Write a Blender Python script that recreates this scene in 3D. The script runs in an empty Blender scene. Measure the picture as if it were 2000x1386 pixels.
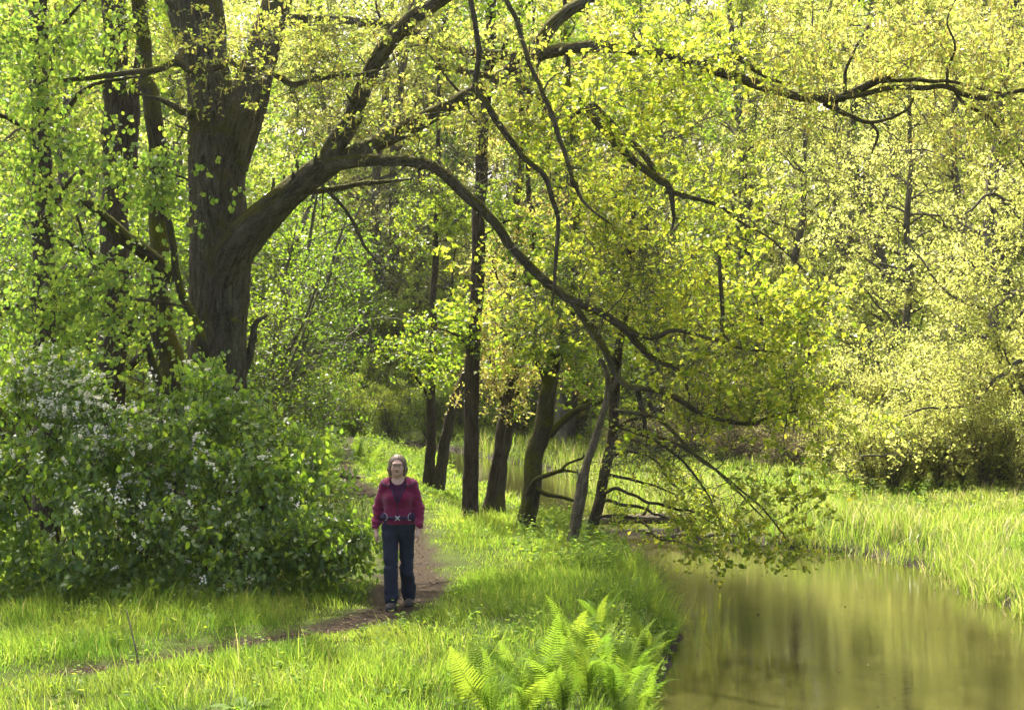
import bpy, math, random
import numpy as np
from mathutils import Vector, Matrix

# ------------------------------------------------------------------ camera, sky, sun, exposure
SC = bpy.context.scene
COL = SC.collection
FPX = 3000.0                    # focal length in photo pixels (photo 2000 x 1386)
CAMZ = 2.7
cam_d = bpy.data.cameras.new('camera')
cam_d.sensor_width = 36.0
cam_d.lens = 36.0 * FPX / 2000.0
cam_d.clip_end = 2000.0
cam = bpy.data.objects.new('camera', cam_d)
cam.location = (0, 0, CAMZ)
cam.rotation_euler = (math.radians(90), 0, 0)
COL.objects.link(cam)
SC.camera = cam

SUN_EL = math.radians(54)
SUN_AZ = math.radians(-20)      # clockwise from +Y (straight behind the scene); negative is to the left
world = bpy.data.worlds.new('World')
SC.world = world
world.use_nodes = True
_nt = world.node_tree
_sky = _nt.nodes.new('ShaderNodeTexSky')
_sky.sky_type = 'NISHITA'
_sky.sun_disc = False
_sky.sun_elevation = SUN_EL
_sky.sun_rotation = SUN_AZ % (2 * math.pi)
_sky.air_density = 0.6
_sky.dust_density = 8.0
_sky.ozone_density = 0.3
_bg = _nt.nodes['Background']
_nt.links.new(_sky.outputs[0], _bg.inputs[0])
_bg.inputs[1].default_value = 0.15
sun_d = bpy.data.lights.new('sun', 'SUN')
sun_d.energy = 4.2
sun_d.angle = math.radians(0.5)
sun_d.color = (1.0, 0.93, 0.80)
sun = bpy.data.objects.new('sun', sun_d)
_sv = Vector((math.sin(SUN_AZ) * math.cos(SUN_EL), math.cos(SUN_AZ) * math.cos(SUN_EL), math.sin(SUN_EL)))
sun.rotation_euler = _sv.to_track_quat('Z', 'Y').to_euler()
sun.location = _sv * 150
COL.objects.link(sun)
SC.view_settings.view_transform = 'Standard'
SC.view_settings.look = 'None'
SC.view_settings.gamma = 1.0
SC.view_settings.exposure = 1.85
SC.view_settings.use_curve_mapping = False
SC.cycles.max_bounces = 10
SC.cycles.diffuse_bounces = 5
SC.cycles.glossy_bounces = 3
SC.cycles.transmission_bounces = 8
SC.cycles.transparent_max_bounces = 8
SC.cycles.caustics_reflective = False
SC.cycles.caustics_refractive = False
SC.cycles.sample_clamp_indirect = 6.0

RNG = np.random.default_rng(11)


# ------------------------------------------------------------------ helpers
def at(px, py, Y):
    """a traced photo pixel at its own distance Y"""
    return np.array([(px - 1000.0) * Y / FPX, Y, CAMZ - (py - 693.0) * Y / FPX])


def nrm(v):
    v = np.asarray(v, float)
    return v / np.maximum(np.linalg.norm(v, axis=-1, keepdims=True), 1e-9)


def _hash(ix, iy, iz, seed):
    h = (ix.astype(np.int64) * 374761393 + iy.astype(np.int64) * 668265263 + iz.astype(np.int64) * 2147483647 + seed * 144665) & 0xffffffff
    h = ((h ^ (h >> 13)) * 1274126177) & 0xffffffff
    h = (h ^ (h >> 16)) & 0xffffffff
    return h / 4294967295.0


def vnoise(p, seed=0):
    """value noise in -1..1 on (n,3) or (n,2) points"""
    p = np.asarray(p, float)
    if p.shape[-1] == 2:
        p = np.concatenate([p, np.zeros(p.shape[:-1] + (1,))], -1)
    i = np.floor(p).astype(np.int64)
    f = p - i
    f = f * f * (3 - 2 * f)
    r = 0
    for dx in (0, 1):
        wx = f[..., 0] if dx else 1 - f[..., 0]
        for dy in (0, 1):
            wy = f[..., 1] if dy else 1 - f[..., 1]
            for dz in (0, 1):
                wz = f[..., 2] if dz else 1 - f[..., 2]
                r = r + wx * wy * wz * _hash(i[..., 0] + dx, i[..., 1] + dy, i[..., 2] + dz, seed)
    return r * 2 - 1


def fbm(p, octv=3, seed=0):
    p = np.asarray(p, float)
    a, s, r = 1.0, 0.0, 0
    for o in range(octv):
        r = r + a * vnoise(p * (2.03 ** o), seed + o * 17)
        s += a
        a *= 0.5
    return r / s


def sstep(a, b, x):
    t = np.clip((x - a) / (b - a), 0, 1)
    return t * t * (3 - 2 * t)


def mesh_np(name, V, faces, mat=None, smooth=True, attrs=None):
    """V (n,3); faces: list of (m,k) index arrays; attrs: {name: (n,) or (n,3)}"""
    me = bpy.data.meshes.new(name)
    V = np.asarray(V, np.float32)
    me.vertices.add(len(V))
    me.vertices.foreach_set('co', V.ravel())
    fl = [np.asarray(f, np.int32) for f in faces if len(f)]
    nl = sum(f.size for f in fl)
    npoly = sum(len(f) for f in fl)
    me.loops.add(nl)
    me.polygons.add(npoly)
    me.loops.foreach_set('vertex_index', np.concatenate([f.ravel() for f in fl]))
    tot = np.concatenate([np.full(len(f), f.shape[1], np.int32) for f in fl])
    st = np.concatenate([[0], np.cumsum(tot)[:-1]]).astype(np.int32)
    me.polygons.foreach_set('loop_start', st)
    me.polygons.foreach_set('loop_total', tot)
    me.polygons.foreach_set('use_smooth', np.full(npoly, smooth, bool))
    for an, av in (attrs or {}).items():
        av = np.asarray(av, np.float32)
        if av.ndim == 1:
            a = me.attributes.new(an, 'FLOAT', 'POINT')
            a.data.foreach_set('value', av)
        else:
            a = me.attributes.new(an, 'FLOAT_VECTOR', 'POINT')
            a.data.foreach_set('vector', av.ravel())
    me.update(calc_edges=True)
    me.validate()
    if mat is not None:
        me.materials.append(mat)
    return me


def obj(name, me, parent=None, loc=(0, 0, 0)):
    o = bpy.data.objects.new(name, me)
    COL.objects.link(o)
    o.location = loc
    if parent is not None:
        o.parent = parent
    return o


def tag(o, label=None, cat=None, group=None, kind=None):
    if label:
        o['label'] = label
    if cat:
        o['category'] = cat
    if group:
        o['group'] = group
    if kind:
        o['kind'] = kind
    return o


def thing(name, label, cat, loc=(0, 0, 0), group=None, rz=0.0):
    o = obj(name, None, None, loc)
    o.rotation_euler = (0, 0, rz)
    o.empty_display_size = 0.2
    return tag(o, label, cat, group)


def copy_thing(src, loc, rz=0.0, sc=1.0, label=None):
    r = src.copy()
    COL.objects.link(r)
    r.location = loc
    r.rotation_euler = (0, 0, rz)
    r.scale = (sc, sc, sc) if not hasattr(sc, '__len__') else sc
    if label:
        r['label'] = label
    for ch in src.children:
        c = ch.copy()
        COL.objects.link(c)
        c.parent = r
    return r


# ------------------------------------------------------------------ materials
def new_mat(name):
    m = bpy.data.materials.new(name)
    m.use_nodes = True
    nt = m.node_tree
    nt.nodes.clear()
    out = nt.nodes.new('ShaderNodeOutputMaterial')
    return m, nt, out


def N(nt, t, **kw):
    n = nt.nodes.new(t)
    for k, v in kw.items():
        if k.startswith('i_'):
            key = k[2:]
            key = int(key) if key.isdigit() else key.replace('_', ' ')
            n.inputs[key].default_value = v
        else:
            setattr(n, k, v)
    return n


def ramp(nt, stops):
    r = nt.nodes.new('ShaderNodeValToRGB')
    el = r.color_ramp.elements
    while len(el) < len(stops):
        el.new(0.5)
    for e, (p, c) in zip(el, stops):
        e.position = p
        e.color = (*c, 1) if len(c) == 3 else c
    return r


def leaf_mat(name, cols, tcols, trans=0.5, rough=0.45, spec=0.3, obj_rand=False):
    """reflecting + light-transmitting thin leaf; cols/tcols: ramps over the per-leaf random 'tint'"""
    m, nt, out = new_mat(name)
    L = nt.links.new
    if obj_rand:
        a = N(nt, 'ShaderNodeObjectInfo').outputs['Random']
    else:
        a = N(nt, 'ShaderNodeAttribute', attribute_name='tint').outputs['Fac']
        oi = N(nt, 'ShaderNodeObjectInfo').outputs['Random']
        ma = N(nt, 'ShaderNodeMath', operation='MULTIPLY_ADD', i_1=0.25, i_2=-0.125)
        L(oi, ma.inputs[0])
        ad = N(nt, 'ShaderNodeMath', operation='ADD', use_clamp=True)
        L(a, ad.inputs[0])
        L(ma.outputs[0], ad.inputs[1])
        a = ad.outputs[0]
    n = len(cols)
    r1 = ramp(nt, [(i / max(1, n - 1), c) for i, c in enumerate(cols)])
    n2 = len(tcols)
    r2 = ramp(nt, [(i / max(1, n2 - 1), c) for i, c in enumerate(tcols)])
    L(a, r1.inputs[0])
    L(a, r2.inputs[0])
    p = N(nt, 'ShaderNodeBsdfPrincipled', i_Roughness=rough)
    p.inputs['Specular IOR Level'].default_value = spec
    L(r1.outputs[0], p.inputs['Base Color'])
    t = N(nt, 'ShaderNodeBsdfTranslucent')
    L(r2.outputs[0], t.inputs[0])
    mx = N(nt, 'ShaderNodeMixShader', i_0=trans)
    L(p.outputs[0], mx.inputs[1])
    L(t.outputs[0], mx.inputs[2])
    L(mx.outputs[0], out.inputs[0])
    return m


def bark_mat(name, dark, light, moss=0.5, moss_col=(0.07, 0.085, 0.012), lichen=0.2, lichen_col=(0.22, 0.25, 0.21), scale=9.0, bump=0.6):
    m, nt, out = new_mat(name)
    L = nt.links.new
    at_ = N(nt, 'ShaderNodeAttribute', attribute_name='bark')
    n1 = N(nt, 'ShaderNodeTexNoise', i_Scale=scale, i_Detail=6.0, i_Roughness=0.65, i_Distortion=0.6)
    L(at_.outputs['Vector'], n1.inputs['Vector'])
    v1 = N(nt, 'ShaderNodeTexVoronoi', feature='DISTANCE_TO_EDGE', i_Scale=scale * 2.2)
    L(at_.outputs['Vector'], v1.inputs['Vector'])
    r = ramp(nt, [(0.30, dark), (0.72, light)])
    L(n1.outputs[0], r.inputs[0])
    geo = N(nt, 'ShaderNodeNewGeometry')
    n2 = N(nt, 'ShaderNodeTexNoise', i_Scale=2.3, i_Detail=5.0)
    L(geo.outputs['Position'], n2.inputs['Vector'])
    sep = N(nt, 'ShaderNodeSeparateXYZ')
    L(geo.outputs['Normal'], sep.inputs[0])
    # moss where the bark faces up and where damp patches are
    mm = N(nt, 'ShaderNodeMath', operation='MULTIPLY_ADD', i_1=0.55)
    L(sep.outputs['Z'], mm.inputs[0])
    L(n2.outputs[0], mm.inputs[2])
    mr = N(nt, 'ShaderNodeMapRange', i_1=0.78 - 0.38 * moss, i_2=1.0 - 0.35 * moss)
    L(mm.outputs[0], mr.inputs[0])
    mf = N(nt, 'ShaderNodeMath', operation='MULTIPLY', i_1=min(1.0, moss * 1.4))
    L(mr.outputs[0], mf.inputs[0])
    n3 = N(nt, 'ShaderNodeTexNoise', i_Scale=38.0, i_Detail=3.0)
    L(geo.outputs['Position'], n3.inputs['Vector'])
    rl = ramp(nt, [(0.60 - 0.1 * lichen, (0, 0, 0)), (0.68, (1, 1, 1))])
    L(n3.outputs[0], rl.inputs[0])
    lf = N(nt, 'ShaderNodeMath', operation='MULTIPLY', i_1=lichen)
    L(rl.outputs[0], lf.inputs[0])
    m1 = N(nt, 'ShaderNodeMixRGB')
    m1.inputs[2].default_value = (*lichen_col, 1)
    L(lf.outputs[0], m1.inputs[0])
    L(r.outputs[0], m1.inputs[1])
    n5 = N(nt, 'ShaderNodeTexNoise', i_Scale=2.6, i_Detail=4.0, i_Roughness=0.6)
    L(at_.outputs['Vector'], n5.inputs['Vector'])
    rp = ramp(nt, [(0.48, (0, 0, 0)), (0.62, (1, 1, 1))])
    L(n5.outputs[0], rp.inputs[0])
    pf = N(nt, 'ShaderNodeMath', operation='MULTIPLY', i_1=min(1.0, lichen * 1.6))
    L(rp.outputs[0], pf.inputs[0])
    mp_ = N(nt, 'ShaderNodeMixRGB', blend_type='MIX')
    sc_ = N(nt, 'ShaderNodeMixRGB', blend_type='MULTIPLY', i_0=1.0)
    sc_.inputs[2].default_value = (1.45, 1.6, 1.45, 1)
    L(m1.outputs[0], sc_.inputs[1])
    L(pf.outputs[0], mp_.inputs[0])
    L(m1.outputs[0], mp_.inputs[1])
    L(sc_.outputs[0], mp_.inputs[2])
    m1 = mp_
    m2 = N(nt, 'ShaderNodeMixRGB')
    rm = ramp(nt, [(0.35, tuple(c * 0.45 for c in moss_col)), (0.65, moss_col)])
    n4 = N(nt, 'ShaderNodeTexNoise', i_Scale=60.0, i_Detail=2.0)
    L(geo.outputs['Position'], n4.inputs['Vector'])
    L(n4.outputs[0], rm.inputs[0])
    L(mf.outputs[0], m2.inputs[0])
    L(m1.outputs[0], m2.inputs[1])
    L(rm.outputs[0], m2.inputs[2])
    p = N(nt, 'ShaderNodeBsdfPrincipled', i_Roughness=0.9)
    p.inputs['Specular IOR Level'].default_value = 0.15
    L(m2.outputs[0], p.inputs['Base Color'])
    hh = N(nt, 'ShaderNodeMath', operation='MULTIPLY_ADD', i_1=0.6)
    L(n1.outputs[0], hh.inputs[0])
    L(v1.outputs[0], hh.inputs[2])
    b = N(nt, 'ShaderNodeBump', i_Strength=bump, i_Distance=0.05)
    L(hh.outputs[0], b.inputs['Height'])
    L(b.outputs[0], p.inputs['Normal'])
    L(p.outputs[0], out.inputs[0])
    return m


def noise_mat(name, stops, scale=8.0, rough=0.9, bump=0.3, dist=0.01, spec=0.2, detail=5.0, stretch=(1, 1, 1), metallic=0.0, sheen=0.0):
    m, nt, out = new_mat(name)
    L = nt.links.new
    tc = N(nt, 'ShaderNodeTexCoord')
    mp = N(nt, 'ShaderNodeMapping')
    mp.inputs['Scale'].default_value = stretch
    L(tc.outputs['Object'], mp.inputs[0])
    n1 = N(nt, 'ShaderNodeTexNoise', i_Scale=scale, i_Detail=detail, i_Roughness=0.6)
    L(mp.outputs[0], n1.inputs['Vector'])
    r = ramp(nt, stops)
    L(n1.outputs[0], r.inputs[0])
    p = N(nt, 'ShaderNodeBsdfPrincipled', i_Roughness=rough, i_Metallic=metallic)
    p.inputs['Specular IOR Level'].default_value = spec
    if sheen:
        p.inputs['Sheen Weight'].default_value = sheen
    L(r.outputs[0], p.inputs['Base Color'])
    if bump:
        b = N(nt, 'ShaderNodeBump', i_Strength=bump, i_Distance=dist)
        L(n1.outputs[0], b.inputs['Height'])
        L(b.outputs[0], p.inputs['Normal'])
    L(p.outputs[0], out.inputs[0])
    return m


M = {}
M['oak_leaf'] = leaf_mat('oak_leaf', [(0.08, 0.14, 0.014), (0.12, 0.17, 0.018), (0.15, 0.18, 0.022)], [(0.34, 0.53, 0.035), (0.54, 0.65, 0.05), (0.69, 0.67, 0.065)], 0.6)
M['oak_young'] = leaf_mat('oak_young_leaf', [(0.13, 0.17, 0.02), (0.17, 0.18, 0.025), (0.20, 0.15, 0.03)], [(0.48, 0.66, 0.08), (0.60, 0.68, 0.10), (0.68, 0.60, 0.12)], 0.55)
M['catkin'] = leaf_mat('catkin', [(0.26, 0.24, 0.05), (0.32, 0.27, 0.07)], [(0.5, 0.45, 0.1), (0.55, 0.45, 0.12)], 0.35)
M['cherry_leaf'] = leaf_mat('bird_cherry_leaf', [(0.045, 0.09, 0.018), (0.075, 0.13, 0.024), (0.11, 0.17, 0.03)], [(0.24, 0.44, 0.03), (0.38, 0.60, 0.04), (0.54, 0.70, 0.05)], 0.5, 0.36, 0.5)
M['lime_leaf'] = leaf_mat('lime_leaf', [(0.06, 0.12, 0.018), (0.08, 0.15, 0.02), (0.10, 0.16, 0.02)], [(0.26, 0.46, 0.05), (0.40, 0.58, 0.06), (0.54, 0.64, 0.08)], 0.52, 0.4, 0.4)
M['pale_leaf'] = leaf_mat('pale_spring_leaf', [(0.13, 0.16, 0.025), (0.17, 0.19, 0.03), (0.20, 0.19, 0.035)], [(0.50, 0.63, 0.11), (0.64, 0.70, 0.15), (0.73, 0.72, 0.20)], 0.58)
M['copper_leaf'] = leaf_mat('copper_spring_leaf', [(0.14, 0.14, 0.025), (0.19, 0.14, 0.03), (0.20, 0.11, 0.03)], [(0.48, 0.60, 0.09), (0.62, 0.60, 0.11), (0.66, 0.48, 0.13)], 0.54)
M['green_leaf'] = leaf_mat('green_leaf', [(0.05, 0.10, 0.015), (0.08, 0.13, 0.018), (0.11, 0.15, 0.02)], [(0.22, 0.40, 0.025), (0.34, 0.50, 0.03), (0.48, 0.54, 0.04)], 0.5)
M['hawthorn_leaf'] = leaf_mat('hawthorn_leaf', [(0.035, 0.075, 0.012), (0.05, 0.10, 0.016), (0.08, 0.13, 0.02)], [(0.14, 0.30, 0.02), (0.24, 0.42, 0.025), (0.38, 0.50, 0.03)], 0.45)
M['grass'] = leaf_mat('grass_blade', [(0.06, 0.12, 0.010), (0.09, 0.16, 0.013), (0.13, 0.19, 0.016), (0.20, 0.19, 0.06)], [(0.12, 0.26, 0.025), (0.23, 0.37, 0.035), (0.38, 0.49, 0.05), (0.5, 0.48, 0.16)], 0.5, 0.5, 0.2)
M['reed'] = leaf_mat('sedge_blade', [(0.09, 0.15, 0.014), (0.13, 0.19, 0.018), (0.18, 0.21, 0.03), (0.30, 0.26, 0.12)], [(0.17, 0.34, 0.03), (0.30, 0.45, 0.04), (0.48, 0.54, 0.10), (0.55, 0.48, 0.24)], 0.45, 0.4, 0.4)
M['fern'] = leaf_mat('fern_frond', [(0.06, 0.12, 0.012), (0.09, 0.15, 0.016), (0.12, 0.17, 0.02)], [(0.17, 0.33, 0.025), (0.26, 0.41, 0.03), (0.34, 0.45, 0.035)], 0.42, 0.75, 0.06)
M['herb'] = leaf_mat('herb_leaf', [(0.06, 0.12, 0.014), (0.09, 0.16, 0.018), (0.13, 0.19, 0.02)], [(0.20, 0.38, 0.025), (0.30, 0.48, 0.035), (0.42, 0.54, 0.045)], 0.48, 0.65, 0.12)
M['petal'] = leaf_mat('petal', [(0.80, 0.77, 0.64), (0.86, 0.84, 0.72)], [(0.8, 0.77, 0.6), (0.85, 0.82, 0.66)], 0.35)
M['litter'] = leaf_mat('dead_leaf', [(0.045, 0.028, 0.016), (0.10, 0.068, 0.042), (0.19, 0.14, 0.09)], [(0.15, 0.09, 0.04), (0.2, 0.13, 0.06)], 0.15, 0.9, 0.04)
M['oak_bark'] = bark_mat('oak_bark', (0.026, 0.020, 0.013), (0.15, 0.125, 0.092), 0.66, (0.12, 0.115, 0.013), 0.35, (0.20, 0.22, 0.18), 17.0, 1.0)
M['oak_twig'] = bark_mat('oak_twig_bark', (0.035, 0.03, 0.024), (0.12, 0.11, 0.09), 0.35, (0.08, 0.085, 0.014), 0.6, (0.22, 0.24, 0.22), 14.0, 0.5)
M['alder_bark'] = bark_mat('alder_bark', (0.022, 0.017, 0.012), (0.10, 0.078, 0.056), 0.4, (0.08, 0.085, 0.012), 0.15, (0.2, 0.2, 0.18), 16.0, 0.8)
M['moss_bark'] = bark_mat('mossy_bark', (0.025, 0.02, 0.014), (0.09, 0.075, 0.055), 0.85, (0.13, 0.135, 0.014), 0.1, (0.2, 0.2, 0.18), 14.0, 0.8)
M['dead_wood'] = bark_mat('dead_wood', (0.05, 0.038, 0.026), (0.25, 0.205, 0.15), 0.25, (0.08, 0.085, 0.02), 0.35, (0.3, 0.31, 0.28), 12.0, 1.0)
M['bramble_twig'] = bark_mat('bramble_twig', (0.14, 0.10, 0.07), (0.34, 0.26, 0.18), 0.0, (0.08, 0.085, 0.02), 0.1, (0.3, 0.3, 0.25), 8.0, 0.3)
M['far_bark'] = bark_mat('far_bark', (0.05, 0.042, 0.033), (0.19, 0.165, 0.135), 0.3, (0.08, 0.085, 0.02), 0.2, (0.22, 0.23, 0.2), 8.0, 0.4)


# ------------------------------------------------------------------ ground, stream and path
LB = np.array([(-10, 0.9), (8, 1.1), (12, 1.12), (13.85, 1.26), (15.8, 1.58), (17.2, 1.84), (19.7, 1.92), (22, 1.72), (26.2, 1.28), (31, 0.6), (34.7, -0.05), (37.4, -0.9), (45, -2.0), (52, -4.5), (60, -9), (72, -19), (90, -45), (400, -300)])
RB = np.array([(-10, 6.8), (8, 6.6), (16, 6.5), (19.3, 6.35), (21, 6.3), (22.6, 6.3), (23.6, 6.0), (24.6, 5.7), (25.3, 5.0), (25.9, 4.3), (27.0, 3.6), (28.2, 3.1), (30.3, 2.6), (34, 2.2), (40.5, 1.6), (44, 0.7), (48, -0.8), (53, -2.6), (61, -7), (73, -17), (92, -43), (400, -290)])
WZ = -0.5


def bankd(x, y):
    """distance outside the water's edge (negative in the stream) and which side"""
    n = 0.12 * fbm(np.stack([x * 1.3, y * 1.3], -1), 3, 5)
    xl = np.interp(y, LB[:, 0], LB[:, 1])
    xr = np.interp(y, RB[:, 0], RB[:, 1])
    dl, dr = xl - x, x - xr
    return np.maximum(dl, dr) + n, dr > dl


def ground_z(x, y):
    x = np.asarray(x, float)
    y = np.asarray(y, float)
    d, right = bankd(x, y)
    base = 0.05 * fbm(np.stack([x * 0.5, y * 0.5], -1), 3, 3) + 0.03 * fbm(np.stack([x * 2.1, y * 2.1], -1), 2, 9)
    far = sstep(45, 140, y) * 2.5 + sstep(12, 40, np.abs(x)) * 1.2
    low = sstep(25.5, 28.5, y) * (1 - sstep(1.2, 2.6, d)) * (1 - sstep(46, 52, y))
    left = -0.5 + (0.5 - 0.34 * low) * sstep(-0.05, 0.55, d)
    rgt = -0.5 + 0.12 * sstep(0.0, 0.15, d) + 0.22 * sstep(0.2, 1.6, d) + 0.35 * sstep(1.5, 9, d)
    # mud flat on the right bank and the low debris bar across the stream
    mud = np.exp(-(((x - 6.6) / 1.3) ** 2 + ((y - 24.2) / 1.0) ** 2))
    rgt = rgt * (1 - 0.9 * mud) + (-0.455) * 0.9 * mud
    out = np.where(right, rgt, left)
    z = np.where(d > 0, out + base * sstep(0.0, 0.6, d), -0.5 - 0.5 * sstep(0, 0.7, -d))
    bar = np.exp(-((y - 27.7 - 0.25 * np.sin(x * 2.1)) / 0.42) ** 2) * sstep(0.9, 1.5, x) * (1 - sstep(4.6, 5.4, x))
    z = np.maximum(z, -1.0 + bar * 0.60)
    return z + far * sstep(0, 6, d)


PATH = np.array([(6, -9.5, 0.14), (10, -6.0, 0.14), (12.5, -4.25, 0.09), (13.6, -3.2, 0.11), (14.9, -2.0, 0.20), (15.7, -1.55, 0.30), (16.6, -1.25, 0.36), (17.7, -1.18, 0.46), (19, -1.20, 0.44), (22, -1.46, 0.30), (24.2, -1.5, 0.24), (26.2, -1.75, 0.20), (28.5, -2.4, 0.18), (31.5, -3.15, 0.24), (35.7, -3.9, 0.26), (40, -4.3, 0.06), (46, -4.9, 0.15), (60, -6.0, 0.12)])


def path_d(x, y):
    """distance outside the worn path's edge (negative on the bare earth)"""
    c = np.interp(y, PATH[:, 0], PATH[:, 1])
    w = np.interp(y, PATH[:, 0], PATH[:, 2])
    sl = np.interp(y, PATH[:-1, 0] * 0.5 + PATH[1:, 0] * 0.5, np.diff(PATH[:, 1]) / np.diff(PATH[:, 0]))
    n = 0.22 * fbm(np.stack([x * 2.2, y * 1.6], -1), 3, 21) * np.minimum(1, w * 2.2)
    return np.abs(x - c) / np.sqrt(1 + sl * sl) - w + n


def axis(parts):
    return np.concatenate([np.arange(a, b, s) for a, b, s in parts])


gx = axis([(-300, -60, 20), (-60, -20, 3), (-20, -7, 0.5), (-7, 9, 0.14), (9, 20, 0.5), (20, 60, 3), (60, 301, 20)])
gy = axis([(-30, 4, 2), (4, 11, 0.4), (11, 30, 0.14), (30, 50, 0.3), (50, 100, 1.5), (100, 420, 20)])
GX, GY = np.meshgrid(gx, gy, indexing='ij')
GZ = ground_z(GX, GY)
pd_ = path_d(GX, GY)
GZ = GZ - 0.03 * (1 - sstep(-0.25, 0.1, pd_))
gi = np.arange(GX.size).reshape(GX.shape)
gq = np.stack([gi[:-1, :-1], gi[1:, :-1], gi[1:, 1:], gi[:-1, 1:]], -1).reshape(-1, 4)


def ground_material():
    m, nt, out = new_mat('ground')
    L = nt.links.new
    geo = N(nt, 'ShaderNodeNewGeometry')
    pa = N(nt, 'ShaderNodeAttribute', attribute_name='worn')
    n1 = N(nt, 'ShaderNodeTexNoise', i_Scale=3.0, i_Detail=8.0, i_Roughness=0.7)
    L(geo.outputs['Position'], n1.inputs['Vector'])
    n2 = N(nt, 'ShaderNodeTexNoise', i_Scale=26.0, i_Detail=6.0, i_Roughness=0.75)
    L(geo.outputs['Position'], n2.inputs['Vector'])
    g = ramp(nt, [(0.35, (0.035, 0.045, 0.012)), (0.6, (0.06, 0.085, 0.016))])
    L(n1.outputs[0], g.inputs[0])
    d = ramp(nt, [(0.30, (0.015, 0.0115, 0.0075)), (0.55, (0.042, 0.033, 0.0225)), (0.78, (0.12, 0.096, 0.068))])
    L(n2.outputs[0], d.inputs[0])
    mx = N(nt, 'ShaderNodeMixRGB')
    L(pa.outputs['Fac'], mx.inputs[0])
    L(g.outputs[0], mx.inputs[1])
    L(d.outputs[0], mx.inputs[2])
    # mud near the waterline
    sp = N(nt, 'ShaderNodeSeparateXYZ')
    L(geo.outputs['Position'], sp.inputs[0])
    mr = N(nt, 'ShaderNodeMapRange', i_1=-0.36, i_2=-0.43)
    L(sp.outputs['Z'], mr.inputs[0])
    mud = ramp(nt, [(0.35, (0.015, 0.012, 0.009)), (0.7, (0.06, 0.05, 0.036))])
    L(n2.outputs[0], mud.inputs[0])
    m2 = N(nt, 'ShaderNodeMixRGB')
    L(mr.outputs[0], m2.inputs[0])
    L(mx.outputs[0], m2.inputs[1])
    L(mud.outputs[0], m2.inputs[2])
    p = N(nt, 'ShaderNodeBsdfPrincipled')
    p.inputs['Specular IOR Level'].default_value = 0.05
    rr = N(nt, 'ShaderNodeMapRange', i_1=0.0, i_2=1.0, i_3=0.92, i_4=0.8)
    L(mr.outputs[0], rr.inputs[0])
    L(rr.outputs[0], p.inputs['Roughness'])
    L(m2.outputs[0], p.inputs['Base Color'])
    b = N(nt, 'ShaderNodeBump', i_Strength=0.8, i_Distance=0.03)
    L(n2.outputs[0], b.inputs['Height'])
    L(b.outputs[0], p.inputs['Normal'])
    L(p.outputs[0], out.inputs[0])
    return m


def water_material():
    m, nt, out = new_mat('stream_water')
    L = nt.links.new
    geo = N(nt, 'ShaderNodeNewGeometry')
    mp = N(nt, 'ShaderNodeMapping')
    mp.inputs['Scale'].default_value = (0.16, 3.0, 1.0)
    L(geo.outputs['Position'], mp.inputs[0])
    n1 = N(nt, 'ShaderNodeTexNoise', i_Scale=11.0, i_Detail=3.0, i_Roughness=0.55)
    L(mp.outputs[0], n1.inputs['Vector'])
    n2 = N(nt, 'ShaderNodeTexNoise', i_Scale=0.8, i_Detail=2.0)
    L(geo.outputs['Position'], n2.inputs['Vector'])
    mul = N(nt, 'ShaderNodeMath', operation='MULTIPLY')
    L(n1.outputs[0], mul.inputs[0])
    L(n2.outputs[0], mul.inputs[1])
    b = N(nt, 'ShaderNodeBump', i_Strength=0.20, i_Distance=0.008)
    L(mul.outputs[0], b.inputs['Height'])
    p = N(nt, 'ShaderNodeBsdfPrincipled', i_Roughness=0.025, i_IOR=1.5)
    p.inputs['Base Color'].default_value = (0.031, 0.029, 0.009, 1)
    p.inputs['Specular IOR Level'].default_value = 0.5
    L(b.outputs[0], p.inputs['Normal'])
    L(p.outputs[0], out.inputs[0])
    return m


M['ground'] = ground_material()
M['water'] = water_material()
worn = (1 - sstep(-0.12, 0.10, pd_)) * (GZ > -0.2)
tag(obj('ground', mesh_np('ground', np.stack([GX, GY, GZ], -1).reshape(-1, 3), [gq], M['ground'], True, {'worn': worn.ravel()})), kind='structure')
wy = axis([(-25, 100, 2.5), (100, 401, 30)])
wl = np.interp(wy, LB[:, 0], LB[:, 1]) - 0.9
wr = np.interp(wy, RB[:, 0], RB[:, 1]) + 1.6
wV = np.concatenate([np.stack([wl, wy, np.full_like(wy, WZ)], -1), np.stack([wr, wy, np.full_like(wy, WZ)], -1)])
nw = len(wy)
wq = np.stack([np.arange(nw - 1), nw + np.arange(nw - 1), nw + 1 + np.arange(nw - 1), 1 + np.arange(nw - 1)], -1)
tag(obj('stream_water', mesh_np('stream_water', wV, [wq], M['water'])), kind='structure')


# ------------------------------------------------------------------ wood and leaf builders
class Buf:
    def __init__(s):
        s.V, s.Q, s.T, s.B, s.n = [], [], [], [], 0

    def add(s, V, Q, B=None, T=None):
        s.V.append(V)
        if Q is not None and len(Q):
            s.Q.append(Q + s.n)
        if T is not None and len(T):
            s.T.append(T + s.n)
        s.B.append(B if B is not None else V)
        s.n += len(V)

    def mesh(s, name, mat, base=(0, 0, 0), attr='bark'):
        V = np.concatenate(s.V) - np.asarray(base)
        fs = []
        if s.Q:
            fs.append(np.concatenate(s.Q))
        if s.T:
            fs.append(np.concatenate(s.T))
        return mesh_np(name, V, fs, mat, True, {attr: np.concatenate(s.B)})


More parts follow.
